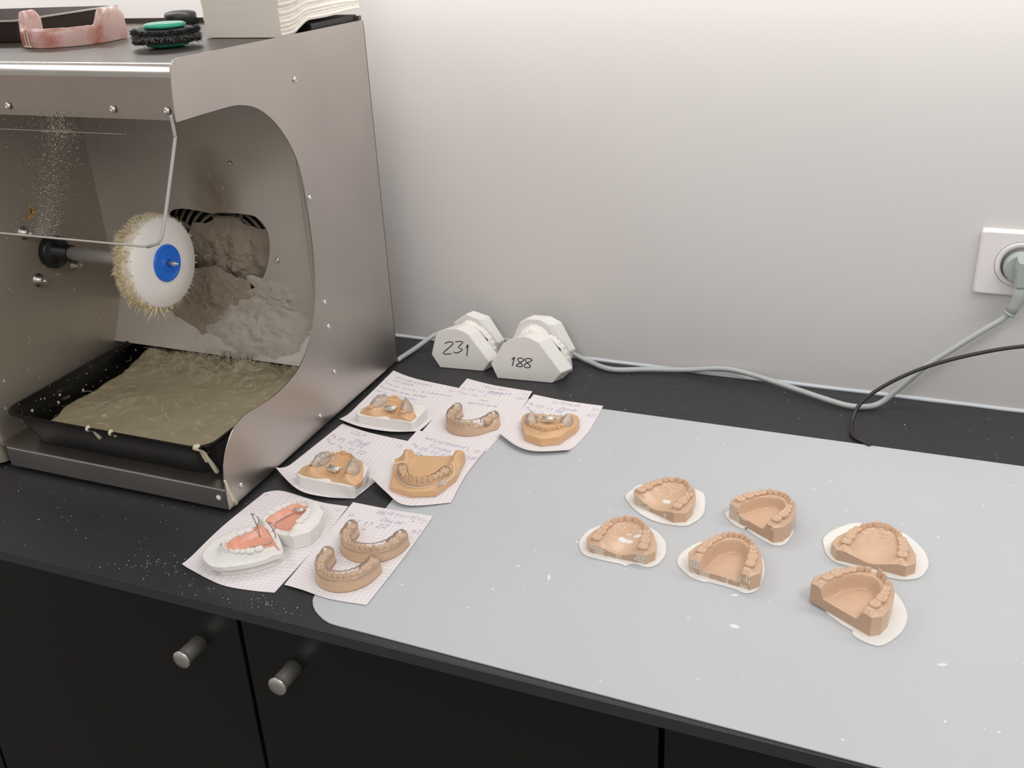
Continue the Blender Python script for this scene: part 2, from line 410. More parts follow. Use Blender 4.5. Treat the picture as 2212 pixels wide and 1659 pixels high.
def ribbon(mb, pts, T, w, lift, mi=0):
    """flat pen line along 2-D pts (mm), T maps (x mm, y mm, lift) to 3-D"""
    V = []; n = len(pts)
    for i in range(n):
        a = np.array(pts[max(i-1, 0)]); c = np.array(pts[min(i+1, n-1)]); d = c-a; L = np.hypot(*d) or 1
        nx, ny = -d[1]/L*w/2, d[0]/L*w/2; x, y = pts[i]
        V += [T(x+nx, y+ny, lift), T(x-nx, y-ny, lift)]
    mb.add(V, [(2*i, 2*i+1, 2*i+3, 2*i+2) for i in range(n-1)], mi)

# ------------------------------------------------------------------ squared notes
class Note:
    """sheet between four edge polylines (mm); zb rest height, curl lifts the near edge"""
    def __init__(s, label, left, front, right, back, zb, curl, wmm, hmm, name='squared_note', back_curl=0.0):
        s.e = [np.array(spline(e, 6) if len(e) > 2 else [tuple(np.array(e[0])*(1-t)+np.array(e[1])*t) for t in np.linspace(0, 1, 13)]) for e in (left, right, front, back)]
        s.zb = zb; s.curl = curl; s.bc = back_curl; s.w = wmm; s.h = hmm; s.seed = random.uniform(0, 50)
        P = []; NA, NB = 28, 40
        for i in range(NA+1): P.append([s.at(i/NA, j/NB) for j in range(NB+1)])
        b = MB(); b.grid(P); P2 = [[(p[0], p[1], p[2]-.00012) for p in r] for r in P]; b.grid(P2)
        o = b.build(name, m_paper, origin=(*np.mean([p[:2] for r in P for p in r], axis=0), zb), fix=False); s.o = o
        uv = o.data.uv_layers.new(name='UVMap'); nb = NB+1; nv = (NA+1)*nb
        for lp in o.data.loops:
            k = lp.vertex_index % nv; uv.data[lp.index].uv = (wmm*(k//nb)/NA, hmm*(k % nb)/NB)
        tag(o, label, 'paper note', 'squared paper notes under the dental models')
    def _e(s, k, t):
        E = s.e[k]; f = t*(len(E)-1); i = min(int(f), len(E)-2); f -= i; return E[i]*(1-f)+E[i+1]*f
    def at(s, a, b, lift=0.0):
        # left/right run front to back, front/back run left to right
        L, R, F, B = s._e(0, b), s._e(1, b), s._e(2, a), s._e(3, a)
        c00, c10, c01, c11 = s._e(2, 0), s._e(2, 1), s._e(3, 0), s._e(3, 1)
        p = (1-a)*L+a*R+(1-b)*F+b*B-((1-a)*(1-b)*c00+a*(1-b)*c10+(1-a)*b*c01+a*b*c11)
        z = s.zb+s.curl(a)*max(0, 1-b/.22)**2+s.bc*max(0, (b-.8)/.2)**2
        if b > .3: z += .00025*abs(nz(a*3+s.seed, b*4))
        return (p[0]/1000, p[1]/1000, z+lift)
    def write(s, lines, m=None, w=.34):
        T = lambda x, y, l: s.at(min(max(x/s.w, 0), 1), min(max(1-y/s.h, 0), 1), l)
        for ln in lines:
            txt, x, y, h = ln[:4]; mi = ln[4] if len(ln) > 4 else 0; b = MB()
            for st in strokes(txt, h): ribbon(b, [(x+px, y-py) for px, py in st], T, w, .00022)
            o = b.build('handwritten_line', (m_ink, m_inkgrey, m_inkred)[mi], s.o); o['label'] = ('blue', 'grey', 'red')[mi]+' handwriting'
ZC = .0005; ZS = SH+.0005
nA = Note('squared note at the back left, under the plaster model nearest the machine back', [(-691, 997), (-704.2, 1168)], [(-691, 997), (-655, 988), (-612, 990), (-578.6, 1003.4)], [(-578.6, 1003.4), (-578, 1075), (-580, 1141)],
          [(-704.2, 1168), (-660, 1152), (-580, 1141)], ZC, lambda a: .004*(1-a)+.002, 118, 165)
nB = Note('squared note behind the middle, under the beige horseshoe model with one broken arm', [(-572.4, 990), (-587.2, 1171.7)], [(-572.4, 990), (-473, 982)], [(-473, 982), (-474, 1080), (-482.3, 1159.3)], [(-587.2, 1171.7), (-540, 1162), (-482.3, 1159.3)], ZS, lambda a: 0, 105, 175)
nC = Note('squared note at the back right, under the tan model facing the camera', [(-474.1, 1022), (-475, 1080), (-477, 1150.9)], [(-474.1, 1022), (-440, 998), (-412.5, 993), (-376.7, 1009)], [(-376.7, 1009), (-371, 1071.7), (-375.8, 1145.2)], [(-477, 1150.9), (-430, 1145), (-375.8, 1145.2)], ZS,
          lambda a: .007*(1-.4*a), 102, 142)
nD = Note('squared note in the middle left, under the plaster model with a wire loop', [(-690, 852), (-655, 910), (-686.2, 995.8)][0:1]+[(-686.2, 995.8)], [(-690, 852), (-641, 824), (-605.8, 825), (-572.9, 835.8)], [(-572.9, 835.8), (-568, 900), (-577.2, 978.3)], [(-686.2, 995.8), (-640, 984), (-577.2, 978.3)], ZC+.0004,
          lambda a: .011*(1-a)**1.5, 112, 150)
nE = Note('squared note in the centre, under the square tan model wearing a clear splint', [(-572, 870), (-580.4, 1006.8)], [(-572, 870), (-540, 850), (-506, 836), (-462.2, 860)], [(-462.2, 860), (-472, 920), (-475.3, 990.7)], [(-580.4, 1006.8), (-530, 995), (-475.3, 990.7)], ZS+.0009,
          lambda a: .011*(1-a)**1.5, 106, 148)
nF = Note('squared note at the front left, under the two white casts with pink plates', [(-676.3, 662), (-683, 735), (-681.3, 813.8)], [(-676.3, 662), (-661.2, 658), (-616.7, 648), (-582.4, 650.2), (-557, 655)], [(-557, 655), (-562, 740), (-570.9, 819.2)], [(-681.3, 813.8), (-663.3, 824), (-606.9, 817), (-570.9, 819.2)], ZC, lambda a: .0025*(1-a)**3, 110, 155)
nG = Note('squared note at the front, half on the plastic sheet, under two beige horseshoe models', [(-553.7, 667.4), (-568.8, 825.9)], [(-553.7, 667.4), (-531, 666), (-497.9, 662.2), (-458.5, 665.7)], [(-458.5, 665.7), (-462, 750), (-468.7, 828.7)], [(-568.8, 825.9), (-520, 826), (-468.7, 828.7)], ZS+.0006, lambda a: 0, 102, 160)
nA.write([('SELO BESSON', 24, 17, 6, 0), ('LOUISENCE', 23, 27, 5), ('Faire une  finit. a charniere', 12, 40, 5), ('Disjoncteur avec quad', 8, 53, 5), ('pour le   resuOrtho', 9, 65, 5), ('31', 102, 24, 5.5, 1)])
nB.write([('YELLAN', 36, 15, 6.5), ('Mhamoth', 50, 27, 5.5), ('Pe 27 10 2022', 6, 33, 6), ('Pour le  ?', 7, 46, 6), ('19', 90, 22, 5.5, 1), ('382', 86, 38, 5.5, 1), ('rose', 45, 56, 4.5, 2), ('gouttiere', 33, 68, 6)])
nC.write([('CIRNUS', 38, 14, 6.5), ('Anouk', 52, 26, 5.5), ('Pe 07 11 22', 6, 34, 6), ('Pour le 11 22', 7, 46, 6), ('23', 88, 20, 5.5, 1), ('303', 84, 36, 5.5, 1)])
nD.write([('LOLA', 32, 13, 7), ('Maud', 46, 28, 7), ('Pe 25 10 22', 8, 36, 6.5), ('Pour le  11 22', 8, 48, 6), ('15', 96, 22, 5.5, 1)])
nE.write([('WASSERMANN', 24, 15, 6.5), ('Eynoha', 38, 28, 6.5), ('Pe 25 10 22', 14, 40, 6.5), ('le Des que', 18, 52, 6), ('180', 88, 38, 6.5), ('x', 82, 20, 6, 2), ('35', 90, 21, 5.5, 1)])
nF.write([('Ht', 14, 16, 6.5), ('/', 12, 28, 4), ('er', 74, 16, 5), ('10', 92, 16, 6, 1), ('te', 76, 28, 5), ('82', 80, 48, 7)])
nG.write([('BERTHIEU', 40, 15, 7), ('Oscar', 50, 28, 7), ('P', 12, 30, 7), ('03 11 22', 18, 40, 7), ('le ?', 24, 52, 6.5), ('x', 80, 22, 6, 2), ('21', 90, 22, 6.5, 1), ('43', 88, 42, 6.5)])

# ------------------------------------------------------------------ teeth
def superell(t, p, a, b_):
    c, s_ = cos(t), sin(t); return (a*math.copysign(abs(c)**(2/p), c), b_*math.copysign(abs(s_)**(2/p), s_))
def tooth_mesh(kind):
    """unit tooth: 1 wide (x), about 1 deep (y, + is the lip side), z from -0.3 (in the gum) to 1"""
    n = 20; b = MB(); rows = []
    def top(x, y):
        r = math.hypot(x, y)
        if kind == 'molar':
            c = 0
            for cx, cy in ((-.24, -.24), (.24, -.24), (-.24, .24), (.24, .24)): c = max(c, .30*math.exp(-((x-cx)**2+(y-cy)**2)/.022))
            return .68+c-.12*max(0, r-.42)*5-.10*math.exp(-(x/.08)**2)-.10*math.exp(-(y/.08)**2)
        if kind == 'premolar':
            c = max(.34*math.exp(-((y-.22)**2+x*x*.8)/.03), .24*math.exp(-((y+.24)**2+x*x*.8)/.03))
            return .62+c-.12*max(0, r-.36)*4-.1*math.exp(-(y/.07)**2)
        return .5
    if kind in ('molar', 'premolar'):
        for z, k in ((-.3, .84), (0, .90), (.25, 1.0), (.48, .98), (.62, .90)):
            rows.append([(x*k, y*k, z) for x, y in (superell(2*PI*j/n, 3.0, .5, .5) for j in range(n))])
        for r in (.78, .60, .44, .28, .12):
            rows.append([(x, y, top(x, y)) for x, y in (tuple(c*r for c in superell(2*PI*j/n, 2.6, .5, .5)) for j in range(n))])
        rows.append([(0, 0, top(0, 0))]*n)
    else:
        pk = kind == 'canine'
        for z, kx, ky, off in ((-.3, .80, .48, 0), (0, .86, .50, 0), (.25, .96, .46, .02), (.5, 1.0, .36, .05), (.75, .96 if not pk else .72, .24, .08), (.92, .86 if not pk else .42, .15, .10), (1.0 if not pk else 1.08, .66 if not pk else .16, .07, .10)):
            rows.append([(x*kx, y*ky+off, z) for x, y in (superell(2*PI*j/n, 2.4, .5, 1.0) for j in range(n))])
        rows.append([(0, .10, rows[-1][0][2]+.01)]*n)
    vs = [p for r in rows for p in r]
    b.add(vs, [(i*n+j, i*n+(j+1) % n, (i+1)*n+(j+1) % n, (i+1)*n+j) for i in range(len(rows)-1) for j in range(n)], 0, True)
    me = D.meshes.new('tooth'); me.from_pydata(b.v, [], b.f); me.polygons.foreach_set('use_smooth', b.sm)
    bm = bmesh.new(); bm.from_mesh(me); bmesh.ops.remove_doubles(bm, verts=bm.verts, dist=1e-4); bmesh.ops.recalc_face_normals(bm, faces=bm.faces); bm.to_mesh(me); bm.free()
    return me
TM = {}
def tooth_data(kind, m):
    k = (kind, m.name)
    if k not in TM:
        me = tooth_mesh(kind); me.materials.append(m); TM[k] = me
    return TM[k]
# (kind, width, depth, height) in mm from the midline backwards
UPPER = [('incisor', 8.4, 5.2, 8.2), ('incisor', 6.6, 4.8, 7.4), ('canine', 7.4, 6, 8.4), ('premolar', 6.8, 8.4, 6.6), ('premolar', 6.6, 8.4, 6.2), ('molar', 10, 10.2, 6), ('molar', 9.2, 9.8, 5.2)]
LOWER = [('incisor', 5.4, 4.8, 7.4), ('incisor', 5.8, 4.8, 7.4), ('canine', 6.6, 5.6, 8), ('premolar', 6.8, 7.4, 6.6), ('premolar', 7, 7.8, 6.4), ('molar', 10.8, 9.8, 6), ('molar', 10, 9.4, 5.4)]

class Arch:
    """half ellipse of half-width a, from heel side y=yb to front y=yf, with straight legs going back to yl (mm, local)"""
    def __init__(s, a, yb, yf, yl=-12, p=1.0):
        th = np.linspace(-PI/2, PI/2, 161)
        x = a*np.sign(np.sin(th))*np.abs(np.sin(th))**p; y = yb+(yf-yb)*np.cos(th)
        nl = 20; yl_ = np.linspace(yl, yb, nl, endpoint=False); k = .12
        x = np.concatenate([-a+0*yl_-(yb-yl_)*k, x, (a+(yb-yl_)*k)[::-1]]); y = np.concatenate([yl_, y, yl_[::-1]])
        s.p = np.stack([x, y], 1); d = np.hypot(*np.diff(s.p, axis=0).T); s.s = np.concatenate([[0], np.cumsum(d)]); s.s -= s.s[-1]/2
        s.send = np.pi*0; s.smax = s.s[nl+160]
    def at(s, t):
        x = np.interp(t, s.s, s.p[:, 0]); y = np.interp(t, s.s, s.p[:, 1])
        x1 = np.interp(t+.5, s.s, s.p[:, 0]); y1 = np.interp(t+.5, s.s, s.p[:, 1]); d = np.array([x1-x, y1-y]); d = d/(np.hypot(*d) or 1)
        return np.array([x, y]), d, np.array([-d[1], d[0]])     # position, tangent, outward normal
    def dist(s, x, y):
        d2 = (x[..., None]-s.p[:, 0])**2+(y[..., None]-s.p[:, 1])**2; i = d2.argmin(-1); d = np.sqrt(d2.min(-1))
        j = np.clip(i, 1, len(s.p)-2); tx = s.p[j+1]-s.p[j-1]
        side = tx[..., 0]*(y-s.p[j, 1])-tx[..., 1]*(x-s.p[j, 0])
        return np.where(side > 0, d, -d), s.s[i]                 # + outside
def smooth(t): t = np.clip(t, 0, 1); return t*t*(3-2*t)

def frame(c, f):
    """local (x right of forward, y forward, z) in mm to bench metres; c heel centre mm, f forward"""
    f = np.array(f, float); f /= np.hypot(*f); r = np.array([f[1], -f[0]])
    return lambda x, y, z=0: (c[0]/1000+(x*r[0]+y*f[0])/1000, c[1]/1000+(x*r[1]+y*f[1])/1000, z/1000), f, r
def dense(poly, step=1.5):
    out = []
    for i in range(len(poly)):
        a = np.array(poly[i], float); c = np.array(poly[(i+1) % len(poly)], float); k = max(1, int(np.hypot(*(c-a))/step))
        out += [tuple(a+(c-a)*j/k) for j in range(k)]
    return out
def slab(T, poly, hf, zbase, rings=34, centre=None, heel=None, step=1.5):
    """body over the outline poly (mm, local): star grid with height hf(x, y), upright sides down to zbase"""
    pl = np.array(dense(poly, step)); n = len(pl); c = np.array(centre if centre else pl.mean(0)); b = MB()
    rr = np.linspace(0, 1, rings+1)[1:]
    X = c[0]+rr[:, None]*(pl[None, :, 0]-c[0]); Y = c[1]+rr[:, None]*(pl[None, :, 1]-c[1]); Z = hf(X, Y)
    zc = hf(np.array([[c[0]]]), np.array([[c[1]]]))[0, 0]
    vs = [T(c[0], c[1], zc)]+[T(X[i, j], Y[i, j], Z[i, j]) for i in range(rings) for j in range(n)]
    fs = [(0, 1+j, 1+(j+1) % n) for j in range(n)]+[(1+i*n+j, 1+(i+1)*n+j, 1+(i+1)*n+(j+1) % n, 1+i*n+(j+1) % n) for i in range(rings-1) for j in range(n)]
    b.add(vs, fs, 0, True)
    k = 1+(rings-1)*n; q = len(b.v)
    b.v += [T(pl[j, 0], pl[j, 1], zbase) for j in range(n)]
    for j in range(n):
        y0, y1 = pl[j, 1], pl[(j+1) % n, 1]
        b.f.append([k+j, q+j, q+(j+1) % n, k+(j+1) % n]); b.mi.append(1 if heel and heel(pl[j], pl[(j+1) % n]) else 0); b.sm.append(False)
    b.f.append([q+j for j in range(n)]); b.mi.append(0); b.sm.append(False)
    return b
def set_teeth(parent, T, f, r, arch, seq, gum, m, skip=(), scale=1.0, tilt=0.0, hs=1.0, shift=0.0, jit=.5, tall={}):
    org = parent_origin(parent)
    ang = math.atan2(r[1], r[0])
    for side in (-1, 1):
        s = .1
        for k, (kind, w, dp, h) in enumerate(seq):
            w, dp, h = w*scale, dp*scale, h*scale*hs*tall.get((side, k), 1)
            if (side, k) in skip: s += w; continue
            p, t, nrm = arch.at(side*(s+w/2)+shift); s += w*.985
            if abs(side*(s-w/2)) > arch.smax+9: break
            x, y = p+nrm*random.uniform(-jit, jit)
            o = D.objects.new('tooth', tooth_data(kind, m)); COL.objects.link(o); o.parent = parent
            o.location = Vector(T(x, y, gum(x, y) if callable(gum) else gum))-org
            o.rotation_euler = (random.uniform(-.08, .08)+tilt, random.uniform(-.07, .07), ang+math.atan2(t[1], t[0])+random.uniform(-.12, .12))
            o.scale = (w/1000*1.04, dp/1000, h/1000)

def model(label, c, f, Wh, Wd, L, kind, H, dip, a, yb, yf, z0, heelmat, group, front=None, corner=10, seed=0, puddle=None, scale=1.08, scraps=(), seq=None, skip=(), tall={}, floor_h=5, tooth_h=.66, xs=0.0):
    """printed arch model; heel edge of width Wh at y=0, widest Wd at y=corner, length L"""
    T, fv, rv = frame(c, f)
    t = thing('dental_model', label, 'dental model', T(0, L*.45, z0*1000), group)
    poly = [(-Wh/2, 0), (Wh/2, 0), (Wd/2, corner), (Wd/2-2.5, corner+14), (Wd*.33, L*.74), (Wd*.19, L*.94), (0, L), (-Wd*.19, L*.94), (-Wd*.33, L*.74), (-Wd/2+2.5, corner+14), (-Wd/2, corner)]
    ar = Arch(a, yb, yf, yl=-8); base = z0*1000; rnd = random.uniform(0, 99)
    def hf(X, Y):
        d, s = ar.dist(X-xs, Y); fade = smooth((Y+2)/9)
        N = np.vectorize(lambda x, y: nz(x*.16+rnd, y*.16))(X, Y); N2 = np.vectorize(lambda x, y: nz(x*.42+rnd, y*.42+9))(X, Y)
        ridge = 4.3*fade
        out = base+H+ridge*np.exp(-(np.maximum(d, 0)/4.2)**2)+.25*N
        if kind == 'upper':
            heelf = np.exp(-(Y/16)**2)
            pal = H-1.2-dip*np.exp(-((X-xs)/(a*.55))**2)*(.35+.65*heelf)+.10*np.clip(Y-yb*.3, 0, 22)*.8
            rug = np.clip((Y-yf*.42)/8, 0, 1)*np.clip((yf-3-Y)/5, 0, 1)
            pal = pal+rug*(1.0*np.sin(Y*1.5+1.2*np.abs(X-xs)*.3+2*N)*np.exp(-(X/11)**2)+1.1*N2)
            k = np.exp(-(np.minimum(d, 0)/7.5)**2)
            inn = base+pal*(1-k)+(H+ridge)*k
        else:
            k = smooth((9.5+d)/5.5)
            inn = base+floor_h+(H+ridge*.9-floor_h)*k+.2*N
            hl = np.exp(-(Y/5.0)**2)*(1-k); inn = inn+.6*hl
        return np.where(d > 0, out, inn)
    def is_heel(p, q): return p[1] < .01 and q[1] < .01
    b = slab(T, poly, hf, base, heel=is_heel, centre=(0, L*.40)); b.build('model_base', [m_resin, heelmat], t)
    gum = lambda x, y: float(hf(np.array([[x+xs]]), np.array([[y]]))[0, 0])-.6
    T2 = lambda x, y, z=0: T(x+xs, y, z)
    set_teeth(t, T2, fv, rv, ar, seq or (UPPER if kind == 'upper' else LOWER), gum, m_resin, skip=skip, scale=scale, hs=tooth_h, tall=tall)
    for sx_, sy_, sz_ in scraps:
        bb = MB(); rows = []
        for q in (0, .55, 1.0):
            rows.append([])
            for j in range(15):
                an = 2*PI*(j % 14)/14; rr = sz_*q*(1+.55*nz((j % 14)*1.3, sx_, sy_)); x = sx_+rr*cos(an)*1.25; y = sy_+rr*sin(an)*.8
                rows[-1].append(T(x, y, float(hf(np.array([[x]]), np.array([[y]]))[0, 0])+(.75 if q < .9 else -.1)+.3*nz(x, y)))
        bb.grid(rows, smooth=False); o = bb.build('plaster_scrap', m_plaster, t); o['label'] = 'white plaster scrap'
    if puddle:
        pp = np.array(puddle); cc = pp.mean(0); ps = np.array([q[:2] for q in spline([tuple(q) for q in puddle], 5, True)])
        b = MB(); n = len(ps); V = []
        prof = [(0.0, 2.2), (.5, 2.2), (.84, 2.1), (.93, 1.9), (.975, 1.4), (1.0, .7), (.99, .2)]
        zz = SH*1000
        for k, (q, h) in enumerate(prof):
            for j in range(n):
                w = 1+.008*nz(j*.8, k*.0+seed*7); P = cc+(ps[j]-cc)*q*w
                V.append((P[0]/1000, P[1]/1000, (zz+.05+h+(.18*nz(P[0]*.25, P[1]*.25) if q > .4 and h > 1 else 0))/1000))
        b.add(V, [(k*n+j, k*n+(j+1) % n, (k+1)*n+(j+1) % n, (k+1)*n+j) for k in range(len(prof)-1) for j in range(n)], 0, True)
        b.add([V[(len(prof)-1)*n+j] for j in range(n)], [list(range(n))], 0)
        o = b.build('plaster_base', m_plaster, t); o['label'] = 'white plaster spread out under the model'
    return t
PD = {
'P1': [(-282.7, 935.7), (-276.5, 925.5), (-265.5, 912.6), (-250.7, 901.4), (-232.1, 894.8), (-206.9, 896.2), (-197.5, 906.4), (-192.8, 918), (-191.7, 932.9), (-196.7, 958.1), (-202.5, 970.1), (-215.5, 975.2), (-238.3, 977.3), (-260.4, 970), (-274.9, 963.6), (-280.3, 949.1)],
'P2': [(-301.6, 834), (-296.1, 821.3), (-287.8, 812.4), (-272.2, 810), (-248.7, 809.2), (-244, 807.5), (-238, 813.5), (-233.6, 814.3), (-221.3, 812.6), (-213.1, 822.1), (-210.5, 838.8), (-214.2, 857), (-219.1, 866), (-230.6, 878.5), (-248.7, 886.4), (-260.2, 886.7), (-281.2, 879.7), (-292.6, 867.3), (-300.1, 855)],
'P3': [(-170.5, 934.4), (-163.1, 922.4), (-154.2, 914.7), (-146.1, 911.4), (-143.7, 915.4), (-141, 909.8), (-125.5, 897.9), (-111.1, 891.1), (-102.3, 895), (-98.3, 906.7), (-97.3, 928.3), (-112.8, 958.8), (-135, 962), (-150.9, 952.2), (-166.2, 943.3)],
'P4': [(-198, 841.9), (-197, 832), (-194.2, 825.4), (-187.1, 817.9), (-176, 809.5), (-164.6, 807), (-158.3, 808.2), (-135.4, 805.5), (-122.4, 802.1), (-113.3, 810.9), (-111.6, 825.8), (-111.9, 843), (-116.5, 861.4), (-124.4, 870.9), (-143.3, 880.4), (-160.5, 880.6), (-182.5, 873.5), (-193.3, 857.8)],
'P5': [(-66.7, 920.4), (-64.5, 905.8), (-59.2, 891), (-49.6, 881), (-27.5, 877), (-6.5, 872.8), (10, 871), (23.6, 876.4), (31, 885), (35.5, 901), (35, 913.5), (30.2, 929.7), (18.3, 947.5), (4.8, 958.5), (-17.5, 963.4), (-39.4, 959.6), (-51.7, 948.3), (-60.2, 936.5)],
'P6': [(-49, 799), (-40.9, 790.7), (-32.2, 783.9), (-24, 778.8), (-22.8, 773.3), (-15.4, 767.8), (-3.2, 764.1), (4.7, 768.2), (13.5, 781.9), (18.8, 794.9), (21.3, 810.4), (20.4, 821), (15.6, 836.1), (7.7, 849.2), (-2.4, 856), (-32.7, 846), (-50.8, 818.5)]}
gR = 'tan printed dental models set in plaster on the sheet'
zr = SH+.0021
model('tan upper arch model at the back left of the plaster set group, one palate scrap', (-242.2, 908.7), (.40, .917), 54.7, 72, 58, 'upper', 11, 4.5, 24, 15, 51, zr, m_lattice, gR, puddle=PD['P1'], seed=1, scraps=((4, 17, 4.2),))
model('tan upper arch model leftmost of the plaster set group, several palate scraps', (-254, 815.7), (.02, 1), 59.5, 73, 57, 'upper', 10.5, 4.5, 24, 14, 50, zr, m_lattice, gR, puddle=PD['P2'], seed=2, scraps=((-1, 21, 4.5), (6, 20, 3.6), (12, 29, 3.6), (2, 31, 2.2), (15, 35, 2.6)))
model('tan lower arch model with flat open floor, farther back with little plaster showing', (-138.2, 909.5), (.53, .85), 61, 70, 56, 'lower', 17.5, 0, 24, 12, 49, zr, m_lattice, gR, puddle=PD['P3'], seed=3, floor_h=8.5, corner=9)
model('tan lower arch model with flat open floor, front middle with lattice marks on its heel', (-149.8, 811.2), (.155, .988), 61.2, 73, 60, 'lower', 15.5, 0, 24.5, 14, 53, zr, m_lattice, gR, puddle=PD['P4'], seed=4, floor_h=5.5)
model('tan upper arch model rightmost at the back with smooth layer lines on its heel', (-17.5, 879.4), (.115, .993), 65.2, 80, 60, 'upper', 11.5, 5, 26, 15, 53, zr, m_layers, gR, puddle=PD['P5'], seed=5)
model('tan lower arch model nearest the camera at the right, gap beside a tall front tooth', (-36.7, 790.8), (.522, .853), 66.2, 75, 60, 'lower', 20, 0, 26, 13, 52, zr, m_layers, gR, puddle=PD['P6'], seed=6, floor_h=9.5, corner=9, skip={(-1, 0)}, tall={(1, 0): 1.7, (1, 1): 1.35})

# ------------------------------------------------------------------ clear pads, screws, foils
def pad(T, arch, s0, s1, zf, parent, name='acrylic_pad', m=m_clear, w_out=7.5, w_in=8.5, h=8.6, lump=1.1):
    """thick clear shell over the side teeth between arc lengths s0 and s1"""
    P = []; N = 26; K = 16; rnd = random.uniform(0, 99)
    for i in range(N+1):
        q = i/N; s = s0+(s1-s0)*q; p, t, n = arch.at(s); e = math.sin(PI*min(max(q, .02), .98))**.35; row = []
        for k in range(K+1):
            u = k/K; an = PI*u; wo = w_out if u < .5 else w_in
            off = cos(an)*wo*e*1.0; zz = (abs(sin(an))**.6)*h*e*(1+.16*lump*nz(s*.45+rnd, k*.55)+.06*sin(s*.8+rnd))
            x, y = p+n*off; row.append(T(x, y, zf(x, y)+zz-.3))
        P.append(row)
    b = MB(); b.grid(P); return b.build(name, m, parent)
def screw_block(T, c, parent, z, sc=1.0, ang=0.0):
    b = MB(); ca, sa = cos(ang), sin(ang)
    def B(x0, y0, z0, x1, y1, z1):
        b.box((x0, y0, z0), (x1, y1, z1), T=lambda x, y, q: T(c[0]+(x*ca-y*sa)*sc, c[1]+(x*sa+y*ca)*sc, z+q*sc))
    B(-6, -4, 0, -.5, 4, 3.4); B(.5, -4, 0, 6, 4, 3.4)
    for y in (-2.6, 2.6): b.tube([T(c[0]+(x*ca-y*sa)*sc, c[1]+(x*sa+y*ca)*sc, z+3.2*sc) for x in (-9, 9)], .0009*sc, 8)
    b.tube([T(c[0]+x*ca*sc, c[1]+x*sa*sc, z+3.0*sc) for x in (-7, 7)], .0011*sc, 8)
    b.tube([T(c[0]-y*sa*sc, c[1]+y*ca*sc, z+1.8*sc) for y in (-4.5, 4.5)], .0013*sc, 8)
    return b.build('expansion_screw', m_chrome, parent)
def foil(T, arch, smax, ztop, zlow, parent_t, name='clear_splint', w_out=5.6, w_in=5.4, seq=LOWER, scal=.9):
    """thin vacuum formed shell over a whole arch, scalloped round each tooth"""
    b = MB(); P = []; N = 120; K = 14; edges = []; s = 0
    for k in seq: s += k[1]; edges.append(s)
    for i in range(N+1):
        sarc = -smax+2*smax*i/N; p, t, n = arch.at(sarc); a = abs(sarc); j = min(int(np.searchsorted(edges, a)), len(seq)-1)
        lo = edges[j-1] if j else 0; q = min((a-lo)/max(seq[j][1], 1), 1); bulge = sin(PI*q)**.5 if 0 < q < 1 else 0
        dp = seq[j][2]/9.0; row = []
        endf = min(1, (smax-a)/3+.15)
        for k in range(K+1):
            u = k/K; an = PI*u; wo = (w_out if u < .5 else w_in)*(.62+.38*dp)
            off = math.copysign(abs(cos(an))**.8, cos(an))*wo*(.90+.10*bulge)*(.4+.6*endf)
            zz = zlow+(ztop-zlow)*(abs(sin(an))**.5)*(.90+.10*bulge)*endf
            x, y = p+n*off; row.append(T(x, y, zz))
        P.append(row)
    b.grid(P); return b.build(name, m_align, parent_t)

gL = 'dental models on the squared notes'
gS = 'clear appliances on the dental models'
